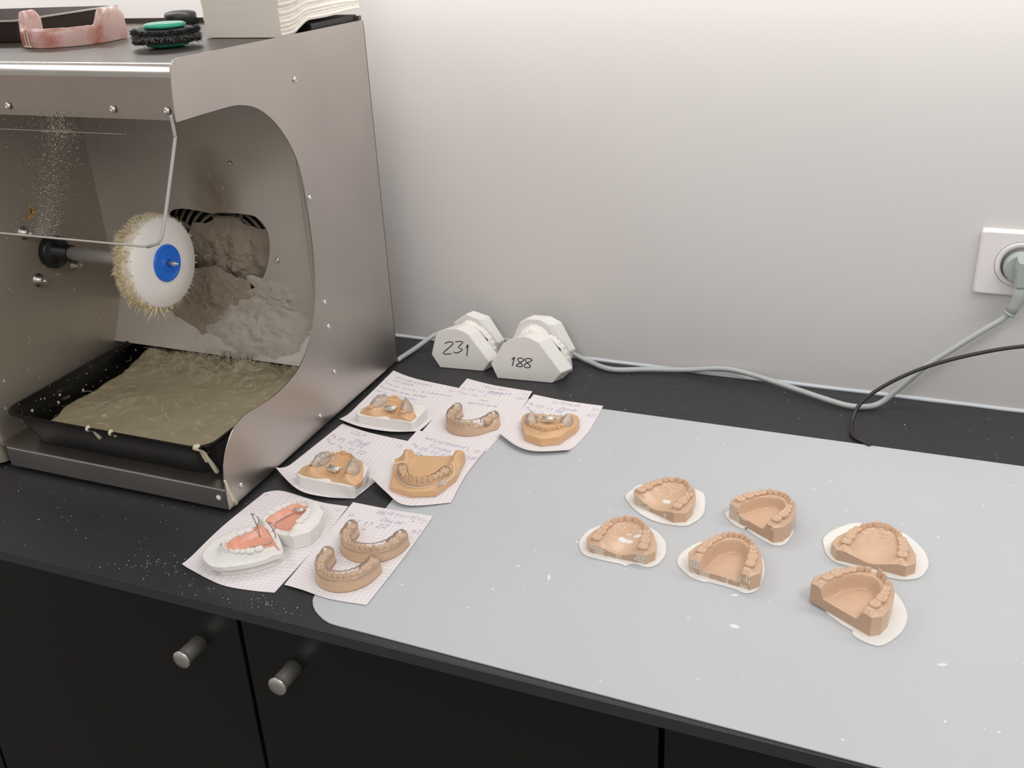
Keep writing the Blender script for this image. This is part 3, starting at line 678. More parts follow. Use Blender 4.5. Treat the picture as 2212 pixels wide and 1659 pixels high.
# two plaster mounted upper models with clear expanders
def plaster_model(label, lab2, poly, zb, hb, c, f, Wh, L, H, a, yb, yf, skip, wire):
    T, fv, rv = frame(c, f); base = zb*1000
    t = thing('dental_model', label, 'dental model', T(0, L*.4, base), gL)
    def ht(X, Y):
        return base+hb+1.8*np.cos((X-8)/11.5)*np.exp(-(Y/14)**2)-3.2*np.exp(-((X-6)/15)**2)*np.exp(-(Y/12)**2)+np.vectorize(lambda x, y: .5*nz(x*.3, y*.3))(X, Y)
    b = slab(T, poly, ht, base, rings=20, centre=(0, L*.45)); o = b.build('plaster_block', m_plaster, t); o['label'] = 'thick white plaster block'
    ar = Arch(a, yb, yf, yl=-8)
    pl = [(-Wh/2, 2), (-Wh*.2, .5), (Wh*.2, 1.5), (Wh/2, 3), (Wh/2+2, 14), (Wh*.38, L*.6), (Wh*.22, L*.92), (0, L), (-Wh*.22, L*.92), (-Wh*.38, L*.6), (-Wh/2-2, 14)]
    def hf(X, Y):
        d, s = ar.dist(X, Y); fade = smooth((Y+1)/8)
        N = np.vectorize(lambda x, y: nz(x*.2, y*.2, zb*1e4))(X, Y)
        g = ht(X, Y)+1.4
        k = np.exp(-(d/7)**2)
        dipf = -2.5*np.exp(-(X/12)**2)*np.clip(1-Y/18, 0, 1)
        return np.where(d > 0, g+H*fade*np.exp(-(d/6)**2), g+dipf+H*fade*k+.08*np.clip(Y, 0, 25))+.3*N
    b = slab(T, pl, hf, base+hb-4.5, rings=26, centre=(0, L*.4)); b.build('resin_arch', m_resin2, t)
    gum = lambda x, y: float(hf(np.array([[x]]), np.array([[y]]))[0, 0])-.8
    set_teeth(t, T, fv, rv, ar, UPPER, gum, m_resin2, skip=skip, scale=.86, hs=.8)
    e = thing('palatal_expander', lab2, 'dental appliance', T(0, yb+6, base+hb+2), gS)
    top = lambda x, y: gum(x, y)
    for sd in (-1, 1): pad(T, ar, sd*(ar.smax-26), sd*(ar.smax+3), top, e)
    screw_block(T, (2, yb+3), e, base+hb+5.0, 1.0, -.05)
    if wire:
        b = MB()
        pts = [(-5, yb+2, 8.5), (-12, yb-1, 9.5), (-18, yb+2, 11), (-19, yb+8, 12.5), (-14, yb+18, 14), (-9, yb+20, 13.5), (-6, yb+12, 11), (-4, yb+6, 9)]
        b.tube([T(x, y, base+hb+z) for x, y, z in spline(pts, 5)], .00065, 8); o = b.build('wire_loop', m_wire, e)
    else:
        b = MB(); b.tube([T(-4.5, yb+7, base+hb+6), T(-5, yb+9, base+hb+9), T(-5, yb+14, base+hb+12)], .0006, 8); b.build('wire_loop', m_wire, e)
plaster_model('tan upper model in a white plaster block on the back left note', 'clear expander with screw plate on the back left plaster model, no long wire loop',
    [(-43, 0), (-37, -3), (39, .5), (42.5, 4), (41, 40), (30, 50), (-20, 46), (-36, 32), (-44, 8)], ZC+.0005, 13.5, (-627, 1004.5), (.02, 1), 76, 45, 7.0, 24, 12, 38, {(1, 0), (1, 1), (-1, 5)}, False)
plaster_model('tan upper model in a white plaster block on the middle left note', 'clear expander with screw plate and long wire loop on the middle left plaster model',
    [(-42, 0), (-34, -4), (33, -2), (39, 3), (38, 24), (30, 44), (14, 52), (-16, 52), (-34, 42), (-41, 22)], ZC+.0009, 14.5, (-612, 839.5), (.06, 1), 80, 55, 7.5, 25, 13, 44, {(1, 5)}, True)

# upper model that faces the camera
T, fv, rv = frame((-424.5, 1083), (.215, -.977))
zb = (ZS+.0005)*1000
t = thing('dental_model', 'tan angular model facing the camera on the back right note', 'dental model', T(0, 30, zb), gL)
poly = [(-31, 0), (31, -2), (37, 8), (36, 24), (26, 56), (4, 69), (-18, 62), (-35, 30), (-37, 12)]
ar = Arch(24, 16, 56, yl=-8)
def hfC(X, Y):
    d, s = ar.dist(X, Y); fade = smooth((Y+1)/8); k = np.exp(-(np.minimum(d, 0)/7)**2)
    return zb+np.where(d > 0, 9.5+5.5*fade*np.exp(-(d/7)**2), (8+.12*np.clip(Y, 0, 30))*(1-k)+(9.5+5.5*fade)*k)+np.vectorize(lambda x, y: .3*nz(x*.2, y*.2))(X, Y)
slab(T, poly, hfC, zb, centre=(0, 30)).build('model_base', m_resin2, t)
gum = lambda x, y: float(hfC(np.array([[x]]), np.array([[y]]))[0, 0])-.8
set_teeth(t, T, fv, rv, ar, UPPER, gum, m_resin2, scale=.95, hs=.85, tilt=.0)
e = thing('palatal_expander', 'clear two part expander with steel screw on the model facing the camera', 'dental appliance', T(0, 26, zb+14), gS)
for sd in (-1, 1): pad(T, ar, sd*(ar.smax-25), sd*(ar.smax+3), gum, e)
screw_block(T, (0, 27), e, zb+14.5, 1.05)
b = MB()
for sd in (-1, 1): b.tube([T(sd*x, y, zb+z) for x, y, z in ((7, 27, 17.6), (12, 26, 17.5), (17, 24, 18))], .0009, 8)
b.build('screw_arm', m_chrome, e)

# square lower model with clear splint
T, fv, rv = frame((-522, 938), (.20, -.98)); zb = (ZS+.0009+.0008)*1000
t = thing('dental_model', 'square tan lower model on the central note with tall pads behind its teeth', 'dental model', T(0, 35, zb), gL)
poly = [(-38, -4), (-10, -1), (12, 0), (36, 3), (45, 12), (31, 76), (4, 84), (-24, 78), (-38, 42)]
ar = Arch(28.5, 22, 71, yl=-10)
def hfE(X, Y):
    d, s = ar.dist(X, Y); k = np.exp(-(d/5.5)**2)
    arm = np.exp(-((np.abs(X)-31)/6.5)**2)*np.clip(1-(Y-2)/20, 0, 1)
    fl = 7.0+0*X
    return zb+fl+5.0*k*np.clip((Y-4)/10, 0, 1)+8.5*smooth(arm*1.3)+np.vectorize(lambda x, y: .25*nz(x*.2, y*.2)+.5*max(0, nz(x*.5, y*.5)))(X, Y)*np.clip(k+arm, 0, 1)
slab(T, poly, hfE, zb, centre=(0, 36)).build('model_base', m_resin2, t)
gum = lambda x, y: float(hfE(np.array([[x]]), np.array([[y]]))[0, 0])-.8
set_teeth(t, T, fv, rv, ar, LOWER[:6], gum, m_resin2, scale=1.06, hs=1.0)
e = thing('clear_splint', 'clear splint with white cut edge over the teeth of the square tan model', 'dental appliance', T(0, 50, zb+10), gS)
foil(T, ar, 47, zb+18.2, zb+9.0, e, 'splint_foil', 6.6, 6.4)
b = MB()
for sg in (1, -1):
    pts = []
    for i in range(41):
        s = -43+86*i/40; p, tt, n = ar.at(s); x, y = p+n*sg*6.4; pts.append(T(x, y, zb+9.2+.8*nz(i*.5, sg)))
    b.tube(pts, .00045, 6)
b.tube([T(x, y, zb+z) for x, y, z in spline([(27, 24, 12), (36, 27, 11), (43, 30, 9.5)][::1], 4)], .0005, 6)
b.tube([T(x, y, zb+z) for x, y, z in spline([(-26, 22, 13), (-33, 30, 12), (-36, 46, 9), (-31, 60, 8.2)], 5)], .0005, 6)
o = b.build('trimmed_edge', simple('milky_foil_edge', (.8, .78, .74), .3), e); o['label'] = 'milky trimmed edge'
P = [[T(-21-9*u-v*2, 60+14*v-9*u, zb+8.0+1.2*sin(u*3)) for u in (0, .33, .66, 1)] for v in (0, .33, .66, 1)]
b = MB(); b.grid(P); o = b.build('foil_flap', m_clear, e)

# horseshoe models with foil splints
def horseshoe(label, lab2, c, f, a, dep, zb, H, m, skip=(), broken=False, wid=6.2, tip=0):
    T, fv, rv = frame(c, f); base = zb*1000
    t = thing('horseshoe_model', label, 'dental model', T(0, dep*.5, base), gL)
    ar = Arch(a, dep*.30, dep-wid, yl=0); L = -ar.s[0]-1; b = MB(); P = []; N = 90
    for i in range(N+1):
        s = -L+2*L*i/N; p, tt, n = ar.at(s); e = min(1, math.sqrt(max(0, 1-max(0, abs(s)-(L-7))**2/49)))*.97+.03
        hh = H*(1-.10*math.exp(-(s/14)**2)); wid_o = wid; wi = wid
        if broken and s < -L*.40:
            q = (-s-L*.40)/(L*.6); hh = H*(1-.55*math.exp(-((q-.25)/.22)**2)); wid_o = wid*(1+.7*math.exp(-((q-.55)/.2)**2))
        row = []
        for off, z in ((wid_o+1.2, 0), (wid_o+1.0, .12), (wid_o+.2, .5), (wid_o-.6, .8), (wid_o-2.2, .97), (0, 1.0), (-wi+2.4, .97), (-wi+.7, .8), (-wi-.2, .4), (-wi-.6, 0)):
            x, y = p+n*off*e; x += .25*nz(s*.4, off*.4, H); row.append(T(x, y, base+hh*z*(.93+.07*e)))
        P.append(row)
    b.grid(P)
    k = len(P[0]); b.f.append([i*k for i in range(N+1)]+[i*k+k-1 for i in range(N, -1, -1)]); b.mi.append(0); b.sm.append(False)
    b.f += [list(range(k)), [N*k+j for j in range(k)]]; b.mi += [0, 0]; b.sm += [False]*2
    b.build('model_base', m, t)
    set_teeth(t, T, fv, rv, ar, LOWER, base+H-2.6, m, skip=skip, scale=(L-3)/54.0, hs=1.0)
    e = thing('clear_splint', lab2, 'dental appliance', T(0, dep*.6, base+H), gS)
    foil(T, ar, L-1.5, base+H+5.2*(L-3)/54*1.18, base+H-3.5, e, 'splint_foil', wid+.4, wid+.2)
horseshoe('beige horseshoe model with a chipped right arm on the middle back note', 'clear splint over the chipped horseshoe model', (-519, 1064), (-.12, -.99), 27, 54, ZS+.0004, 12.5, m_resin3, skip={(-1, 3), (-1, 4)}, broken=True)
horseshoe('beige horseshoe model at the back of the pair on the front note', 'clear splint over the rear horseshoe model of the pair', (-503.5, 775), (.02, -1), 29, 50, ZS+.0010, 12.5, m_resin3)
horseshoe('beige horseshoe model at the front of the pair on the front note', 'clear splint over the front horseshoe model of the pair', (-504, 723), (.03, -1), 25.5, 50, ZS+.0010, 13.5, m_resin3)

# white casts with salmon plates and wires
def white_cast(label, lab2, c, f, poly, zb, hl, hb, a, yb, yf, front):
    T, fv, rv = frame(c, f); base = zb*1000
    t = thing('plaster_cast', label, 'dental model', T(0, yf*.5, base), gL)
    ar = Arch(a, yb, yf, yl=-8)
    pp = np.array([q[:2] for q in spline(poly, 5, True)]) if front else np.array(poly)
    if front: pp = pp+np.array([[.7*nz(i*.5, 3), .7*nz(i*.5, 8)] for i in range(len(pp))])
    def hf(X, Y):
        d, s = ar.dist(X, Y); fade = smooth((Y+3)/6)
        N = np.vectorize(lambda x, y: nz(x*.22, y*.22, hl)+.5*nz(x*.5, y*.5, hl))(X, Y)
        k = np.exp(-(np.minimum(d, 0)/6)**2)
        return base+hl+np.where(d > 0, hb*fade*np.exp(-(d/5.2)**2), (hb*fade)*k-2.5*(1-k))+.45*N
    b = slab(T, [tuple(q) for q in pp], hf, base+(hl-4.5 if front else 0), rings=34, centre=(0, yf*.45), step=1.2)
    b.build('cast_land', m_plaster, t)
    if front:
        b = MB(); bl = [T(x*.86, y*.90+1, 0)[:2] for x, y in poly]; b.prism(bl, zb, (base+hl-2.5)/1000); b.build('cast_block', m_stone, t)
    gum = lambda x, y: float(hf(np.array([[x]]), np.array([[y]]))[0, 0])-1.0
    set_teeth(t, T, fv, rv, ar, LOWER, gum, m_plaster, scale=.86, hs=.72)
    e = thing('retainer_plate', lab2, 'dental appliance', T(0, yf*.5, base+hl), 'salmon plates on the white casts')
    return T, ar, hf, e, base
# front cast: points towards the lower left
f1 = np.array([-.72, -.42]); 
T, ar, hf, e, base = white_cast('front white plaster cast with salmon plate and two upright wire loops', 'salmon plate with upright wire loops on the front white cast', (-599, 713), (-.64, -.77),
    [(-24, -6), (22, -10), (38, 0), (41, 24), (33, 54), (9, 69), (-17, 61), (-29, 30), (-29, 6)], ZC+.0005, 14, 8.5, 20.5, 12, 48, True)
def plate(e, T, ar, hf, y0, y1, wf=.72):
    P = []
    for i in range(25):
        y = y0+(y1-y0)*i/24; hw = (ar.p[:, 0].max())*wf*math.sqrt(max(.12, 1-max(0, (y-ar.p[30, 1]*.0-12)/(y1-10))**2)); row = []
        for j in range(17):
            x = hw*(2*j/16-1); z = float(hf(np.array([[x]]), np.array([[y]]))[0, 0]); row.append(T(x, y, z+1.6-.4*abs(2*j/16-1)))
        P.append(row)
    b = MB(); b.grid(P); o = b.build('plate', m_plate, e); s = o.modifiers.new('thick', 'SOLIDIFY'); s.thickness = .0018; s.offset = -1
plate(e, T, ar, hf, -3, 44, .95)
def loop(x, y, z0, z1, name='wire_loop'):
    b = MB(); z0 /= 1000; z1 /= 1000; x /= 1000; y /= 1000; h = z1-z0
    pts = [(x, y, z0-.002), (x-.0006, y, z0+h*.35), (x-.0030, y, z0+h*.70), (x-.0055, y+.0005, z1-.001), (x-.0030, y+.0012, z1), (x+.0002, y+.0016, z1-h*.14), (x+.0006, y+.0014, z1-h*.34), (x-.0022, y+.0008, z0+h*.42), (x-.0042, y+.0004, z0+h*.30)]
    b.tube(spline(pts, 5), .00060, 6); b.tube([(x-.0068, y, z1+.0006), (x-.0040, y+.001, z1+.0010)], .0009, 6); b.build(name, m_wire, e)
loop(-614, 715, 17, 42); loop(-597.7, 719.8, 17, 32)
b = MB(); b.tube([T(*p) for p in spline([(8, 40, base+22), (12, 47, base+21), (15, 49, base+18), (17, 46, base+16.5)], 5)], .0005, 6); b.build('front_wire', m_wire, e)
b = MB()
b.tube([T(*p) for p in spline([(-4, 0, base+14.5), (-3, 12, base+14.8), (-1, 22, base+15)], 4)], .0005, 6); b.build('inlaid_wire', m_wire, e)
# rear cast: points towards the upper right
T, ar, hf, e, base = white_cast('rear white plaster cast with cut flat heel and salmon plate', 'salmon plate with small screw on the rear white cast', (-606, 737), (.12, 1),
    [(-32, 4), (-24, 0), (7, -8), (27, -8), (37, 6), (36, 22), (26, 44), (8, 56), (-12, 54), (-26, 36), (-33, 18)], ZC+.0005, 15.5, 5.0, 20, 12, 44, False)
plate(e, T, ar, hf, 0, 40, .80)
screw_block(T, (1, 33), e, base+16.5, .7, .3)
b = MB(); b.tube([T(*p) for p in spline([(-8, 4, base+16), (-6, 14, base+16.3), (-3, 26, base+16.6)], 4)], .00055, 6); b.build('inlaid_wire', m_wire, e)

# ------------------------------------------------------------------ trimmed stone casts standing by the wall
def stone(label, Pf, thick, skew, digits, teeth_side, x0, Y, lean=0.0, number=None, nmt=None, group='trimmed stone casts by the wall'):
    """outline Pf (x, z mm relative to x0) of the base face at y=Y; body runs back by thick, sliding by skew"""
    t = thing('stone_cast', label, 'dental model', (x0/1000, (Y+thick/2)/1000, .0003), group)
    n = len(Pf); b = MB()
    T = lambda x, z, q: ((x0+x+skew*q)/1000, (Y+thick*q+.09*x)/1000, z/1000+.0004)
    V = [T(x, z, 0) for x, z in Pf]+[T(x, z, .85) for x, z in Pf]
    cx, cz = np.mean(Pf, axis=0)
    V += [T(cx+(x-cx)*.80, max(z, cz+(z-cz)*.80), 1.0) for x, z in Pf] if teeth_side else [T(x, z, 1) for x, z in Pf]
    b.add(V, [list(range(n))[::-1]]+[(k*n+i, k*n+(i+1) % n, (k+1)*n+(i+1) % n, (k+1)*n+i) for k in (0, 1) for i in range(n)]+[list(range(2*n, 3*n))])
    o = b.build('cast_body', m_stone, t); bv = o.modifiers.new('bevel', 'BEVEL'); bv.width = .0012; bv.segments = 2; bv.limit_method = 'ANGLE'
    if number:
        b = MB()
        for st in strokes(number[0], number[3], .25, .3, 4.6): ribbon(b, [(number[1]+x, number[2]+z) for x, z in st], lambda x, z, l: tuple(np.array(T(x, z, 0))+np.array((0, -.00012, 0))), 1.5, 0)
        o = b.build('handwritten_number', m_marker, t); o['label'] = 'black handwritten number'
    return t, T
def arch_between(t, T, zc, hw, zt, q0, q1, cx):
    """gum ridge and teeth between two casts: arch opens downwards"""
    b = MB(); P = []
    for i in range(31):
        a = PI*(i/30); x = cx-hw*cos(a); z = zc+(zt-zc)*sin(a)**.8; row = []
        for k, (q, g) in enumerate(((q0, 1.15), (q0+(q1-q0)*.25, 1.06), (q0+(q1-q0)*.6, 1.0), (q1, .97), (q1, .5), (q0, .5))):
            w = 1+.06*nz(i*.9, k)+.03*nz(i*2.1, k*.5); row.append(T(cx+(x-cx)*g*w, zc+(z-zc)*g*w, q))
        P.append(row)
    b.grid(P); b.build('gum_ridge', m_plaster, t)
    n = 14
    for i in range(n):
        a = PI*(i+.5)/n; x = cx-hw*.93*cos(a); z = zc+(zt-zc)*.93*sin(a)**.8
        kind = 'molar' if i in (0, 1, n-1, n-2) else ('incisor' if 5 <= i <= 8 else 'premolar')
        o = D.objects.new('tooth', tooth_data(kind, m_plaster)); COL.objects.link(o); o.parent = t
        o.location = Vector(T(x, z, q0+(q1-q0)*.75))-parent_origin(t)
        o.rotation_euler = (random.uniform(-.2, .2), random.uniform(-.2, .2)+PI/2-a, 0); o.scale = (.0062, .0075, .0058)
P231 = [(-36, 20), (-28, 48), (-23, 57), (-10, 62), (5, 64), (17, 60), (24, 56), (53, 16), (42, 0), (-24, 0)]
t, T = stone('left stone cast by the wall with a handwritten number on its face', P231, 22, 10, None, True, -619, 1200, number=('231', -17, 23, 19))
arch_between(t, T, 4, 27, 54, .9, 1.75, 8)
P231b = [(-36, 20), (-27, 54), (-6, 69), (18, 62), (40, 26), (34, 0), (-26, 0)]
t, T = stone('unmarked stone cast behind the left numbered one', P231b, -17, -6, None, True, -607, 1262)
arch_between(t, T, 4, 24, 54, .9, 1.75, 0)
P188 = [(-45, 22), (-25, 55), (-19, 59), (-4, 66), (6, 68), (15, 66), (27, 60), (58, 17), (44, 0), (-36, 0)]
t, T = stone('right stone cast by the wall with a handwritten number on its face', P188, 24, 12, None, True, -511, 1191, number=('188', -18, 20, 14))
arch_between(t, T, 4, 30, 56, .9, 1.75, 10)
P188b = [(-42, 24), (-22, 67), (-12, 74), (12, 74), (28, 66), (48, 26), (38, 0), (-30, 0)]
t, T = stone('unmarked stone cast behind the right numbered one', P188b, -18, -8, None, True, -503, 1259)
arch_between(t, T, 4, 28, 60, .9, 1.75, 2)

# ------------------------------------------------------------------ polishing machine
AX, AY = -.69049, .7618; SX, SY = -.04686, .9989
def MT(w, u, z): return (AX+w+u*SX, AY+u*SY, z)     # w along the front (0 at the right panel), u to the back
mc = thing('polishing_machine', 'large brushed steel polishing machine with clear shield at the left', 'machine', MT(-.3, .2, 0))
LW = -.342; WE = -.62
arc = [(4.4, 58.8), (13.7, 75.4), (31.3, 91.3), (54.4, 97.7), (88, 95.0), (123.3, 93.8), (152.1, 97.2), (180.1, 106), (205.7, 125.2), (223.6, 148), (232.8, 170), (241, 205.1), (244.1, 259), (239.9, 323.4), (227.7, 360.9), (201, 395.5), (170, 417.3), (140.4, 426.3), (117.1, 428.5)]
so = [(0, 6), (0, 30), (1.8, 46.1)]+spline(arc, 4)+[(72.6, 428.9), (31, 428.8), (30, 431), (31.5, 450.3), (34.8, 474), (37, 481), (42, 485.2), (50, 486.5), (82, 486), (428.5, 483), (431.5, 481), (432.8, 476), (432.8, 6)]
so = [(u/1000, z/1000) for u, z in so]
b = MB(); b.prism(so, -.0014, 0, T=lambda u, z, w: MT(w, u, z)); b.build('side_panel', m_steel, mc)
b = MB()      # motor housing, its right face is the inner left wall
fp = [(LW, .262), (LW, .010)]+[(LW-.012*(1-cos(a)), .010-.012*sin(a)) for a in np.linspace(0, PI/2, 7)[1:]]+[(WE, -.002), (WE, .43), (LW, .43)]
b.prism(fp, .006, .4795, T=lambda w, u, z: MT(w, u, z)); b.build('motor_housing', m_steel_in, mc)
b = MB(); b.box((LW, .0006, .0308), (-.0016, .43, .0328), T=MT)
fl = [(0.0, .0062), (0.0, .0300), (.0008, .0318), (.0026, .0326), (.0026, .0308), (.0018, .0300), (.0018, .0062)]
V = []
b.prism(fl, LW+.012, -.0016, T=lambda u, z, w: MT(w, u, z), smooth_side=False); b.build('base_shelf', m_steel, mc)
b = MB()      # top plate, rounded front edge, front lip
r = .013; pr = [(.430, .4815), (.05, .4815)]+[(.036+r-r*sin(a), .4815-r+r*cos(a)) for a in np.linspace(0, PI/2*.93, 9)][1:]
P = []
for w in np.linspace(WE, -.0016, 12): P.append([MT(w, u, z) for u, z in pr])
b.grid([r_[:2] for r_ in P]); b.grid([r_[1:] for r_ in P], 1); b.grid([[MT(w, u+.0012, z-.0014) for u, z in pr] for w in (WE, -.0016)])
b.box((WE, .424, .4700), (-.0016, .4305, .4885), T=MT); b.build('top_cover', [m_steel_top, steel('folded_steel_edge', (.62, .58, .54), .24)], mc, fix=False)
lu, lz = pr[-1]
b = MB(); b.box((WE, .0, .4305), (-.0020, .0012, lz), T=lambda w, u, z: MT(w, .0302+(lu-.0302)*(z-.4305)/(lz-.4305)+u, z)); b.build('front_lip', steel('steel_with_painted_reflection', (.45, .375, .325), .36), mc)  # brown reflection of the room is painted into the lip's base colour
b = MB(); b.box((WE, .4305, .006), (0, .4328, .482), T=MT); b.build('rear_panel', m_steel, mc)
# back wall of the working chamber with its extraction opening
hole = [(-.232, .235), (-.225, .262), (-.206, .270), (-.176, .269), (-.155, .2665), (-.142, .269), (-.101, .269), (-.085, .265), (-.074, .252), (-.072, .238), (-.076, .216), (-.087, .192), (-.105, .172), (-.135, .162), (-.19, .162), (-.222, .19)]
hole = spline(hole, 4, True)
bm = bmesh.new(); ev = []
for loop_ in ([(LW, .13), (-.016, .13), (-.016, .48), (LW, .48)], hole):
    vs = [bm.verts.new(Vector(MT(w, .256, z))-parent_origin(mc)) for w, z in loop_]
    ev += [bm.edges.new((vs[i], vs[(i+1) % len(vs)])) for i in range(len(vs))]
bmesh.ops.triangle_fill(bm, use_beauty=True, edges=ev)
m_stain = m_steel_back.copy(); m_stain.name = 'stained_back_wall'; q = NT.__new__(NT); q.m = m_stain; q.t = m_stain.node_tree; q.n = q.t.nodes; q.b = q.n['Principled BSDF']
c_ = q.coord(); sx_ = q.new('ShaderNodeSeparateXYZ'); q.link(c_, sx_.inputs[0])      # brown grinding stain above the opening
d_ = q.math('ADD', q.math('POWER', q.math('MULTIPLY', q.math('SUBTRACT', sx_.outputs[0], .150), 1/.045), 2.0), q.math('POWER', q.math('MULTIPLY', q.math('SUBTRACT', sx_.outputs[2], .285), 1/.075), 2.0))
k_ = q.math('MULTIPLY', q.math('MAXIMUM', q.math('SUBTRACT', 1.0, d_), 0.0), q.math('ADD', .30, q.math('MULTIPLY', q.noise(c_, 60, 4), .55)))
q.link(q.mix(k_, q.b.inputs['Base Color'].links[0].from_socket, (.16, .10, .06, 1)), q.b.inputs['Base Color'])
me = D.meshes.new('back_wall'); bm.to_mesh(me); bm.free(); me.materials.append(m_stain)
o = D.objects.new('back_wall', me); COL.objects.link(o); o.parent = mc; s = o.modifiers.new('sheet', 'SOLIDIFY'); s.thickness = .0015; s.offset = 0
b = MB(); P = []      # rolled corner between back wall and side panel
for z in (.128, .30, .48): P.append([MT(-.016+.0142*sin(a), .256-.0142*(1-cos(a)), z) for a in np.linspace(0, PI/2, 14)])
b.grid(P); b.build('rolled_corner', m_steel_back, mc)
b = MB(); b.box((LW, 0, 0), (-.004, .0012, .063), T=lambda w, u, z: MT(w, .2275+u+z*.46, .0795+z*.90)); b.build('drip_plate', steel('bright_stained_steel', (.66, .62, .56), .36, dust=.03, metal=.6), mc)
b = MB(); b.box((-.26, .29, .10), (-.04, .40, .29), T=MT); b.build('extraction_duct', m_gap, mc)
b = MB()      # fan guard: concentric bars with spokes
gc = (-.158, .205)
for k in range(9):
    R = .016+.0098*k; b.tube([MT(gc[0]+R*cos(a), .284, gc[1]+R*sin(a)) for a in np.linspace(0, 2*PI, 49)], .0024, 6)
for k in range(8):
    a = k*PI/4+.3; b.tube([MT(gc[0]+R_*cos(a), .282, gc[1]+R_*sin(a)) for R_ in (.01, .098)], .003, 6)
b.build('extraction_grille', simple('dusty_grille', (.17, .14, .11), .8), mc)
def clump(name, m, cw, cz, rw, rz, u0, th, f=40, rings=16, n=56, slope=None, rag=.18):
    b = MB(); rows = []
    for i in range(rings+1):
        q = i/rings; row = []
        for j in range(n):
            a = 2*PI*j/n; rg = 1+rag*nz(cos(a)*2.2+cw*50, sin(a)*2.2+cz*50)+rag*.5*nz(cos(a)*7, sin(a)*7+cw*90)
            w = cw+rw*q*rg*cos(a); z = cz+rz*q*rg*sin(a); bulge = th*(1-q**3)*(.62+.5*nz(w*f, z*f, 3)+.35*nz(w*f*2.7, z*f*2.7, 5))
            u = (u0(w, z) if callable(u0) else u0)-max(bulge, 0)-.0006*(1-q)+.0006*q
            row.append(MT(w, u, z))
        rows.append(row)
    for r_ in rows: r_.append(r_[0])
    b.grid(rows); return stuff(b.build(name, m, mc))
plateu = lambda w, z: .2275+(z-.0795)*.51 if z < .1355 else .2562
clump('caked_dust', m_dust, -.150, .204, .078, .052, .279, .016, 55)
clump('caked_dust', m_dust, -.185, .150, .085, .045, plateu, .007, 60)
clump('dried_plaster', m_crust, -.105, .121, .085, .038, plateu, .010, 70)
clump('dried_plaster', m_crust, -.075, .160, .045, .030, plateu, .004, 110, rag=.5)
def curly(mb, p, d, n=7, step=.004, r=.00022, curl=.9):
    p = Vector(p); d = Vector(d).normalized(); pts = [p.copy()]
    for k in range(n):
        d = (d+Vector((random.gauss(0, curl), random.gauss(0, curl*.3), random.gauss(0, curl)))*.45).normalized(); p = p+d*step; pts.append(p.copy())
    mb.tube(spline(pts, 2), r, 3, cap=False)
b = MB()
for k in range(70):
    w = random.uniform(-.24, -.085); z = random.uniform(.10, .245)
    curly(b, MT(w, plateu(w, z)-.008, z), (random.gauss(0, 1), 0, random.gauss(0, 1)-.3), random.randint(5, 12), .0035)
for k in range(60):
    w = random.gauss(-.135, .028); curly(b, MT(w, .224, .088+random.uniform(-.004, .012)), (random.gauss(0, .4), -.1, -1), random.randint(4, 9), .0034)
stuff(b.build('loose_fibres', m_fibre, mc))
b = MB()
for w, l in ((-.146, .018), (-.118, .024), (-.132, .012), (-.155, .010), (-.111, .012)):
    b.tube([MT(w+.001*sin(k), .226, .088-l*k/5) for k in range(6)], [.002, .0022, .0016, .0014, .0019, .0010], 7)
stuff(b.build('hanging_drips', m_crust, mc))
# shield
sp = [(.0296, .436), (.0322, .4147), (.028, .4075), (-.0054, .3485), (-.021, .3275), (-.0245, .3225)]
sp = [(.0290, .436), (.0290, .4165), (.0268, .4095), (-.0054, .3485), (-.0230, .3180)]
def bar(pts, w0, w1):
    P = []
    for (u, z) in pts: P.append([MT(w, u, z) for w in (w0, w1)])
    return P
b = MB(); NW = 24
prof = spline(sp, 5)
def half(t): # right boundary with rounded lower corner
    return -.004-(.016*(1-math.sqrt(max(0, 1-max(0, (t-.86)/.14)**2))))
P = []
for i, (u, z) in enumerate(prof):
    t = i/(len(prof)-1); P.append([MT(WE+(half(t)-WE)*k/NW, u, z) for k in range(NW+1)])
b.grid(P); o = b.build('shield', m_shield, mc, fix=False); o['label'] = 'clear acrylic shield'
b = MB(); b.tube([tuple(P[i][-1]) for i in range(len(P))], .0017, 8)
ed = b.build('shield_edge', m_shedge, mc); ed['label'] = 'pale cut edge of the shield'
b = MB(); b.tube([tuple(P[-1][k]) for k in range(NW+1)], .0011, 6); ed = b.build('shield_edge', simple('shield_lower_edge', (.42, .40, .36), .3), mc)
b = MB()
for k in range(5200):
    t = random.random()**.8; i = min(int(t*(len(P)-1)), len(P)-2); wq = -.152-.004*t+random.gauss(0, .0125*(1.1-.3*t)); 
    if random.random() < .10: wq += random.gauss(0, .06)
    u, z = prof[i]; u2_, z2_ = prof[i+1]; fq = random.random(); p = Vector(MT(wq, u+(u2_-u)*fq-.0004, z+(z2_-z)*fq)); r_ = random.choice((.0003, .0004, .0005, .0006, .0010))
    V = [p+Vector((random.uniform(-1, 1)*r_, -.0001, random.uniform(-1, 1)*r_)) for _ in range(3)]+[p+Vector((0, -.0004, 0))]
    b.add(V, [(0, 1, 2), (0, 1, 3), (1, 2, 3), (0, 2, 3)])
o = stuff(b.build('shield_dust', m_crust, mc, fix=False)); o['label'] = 'grey dust stuck to the shield'
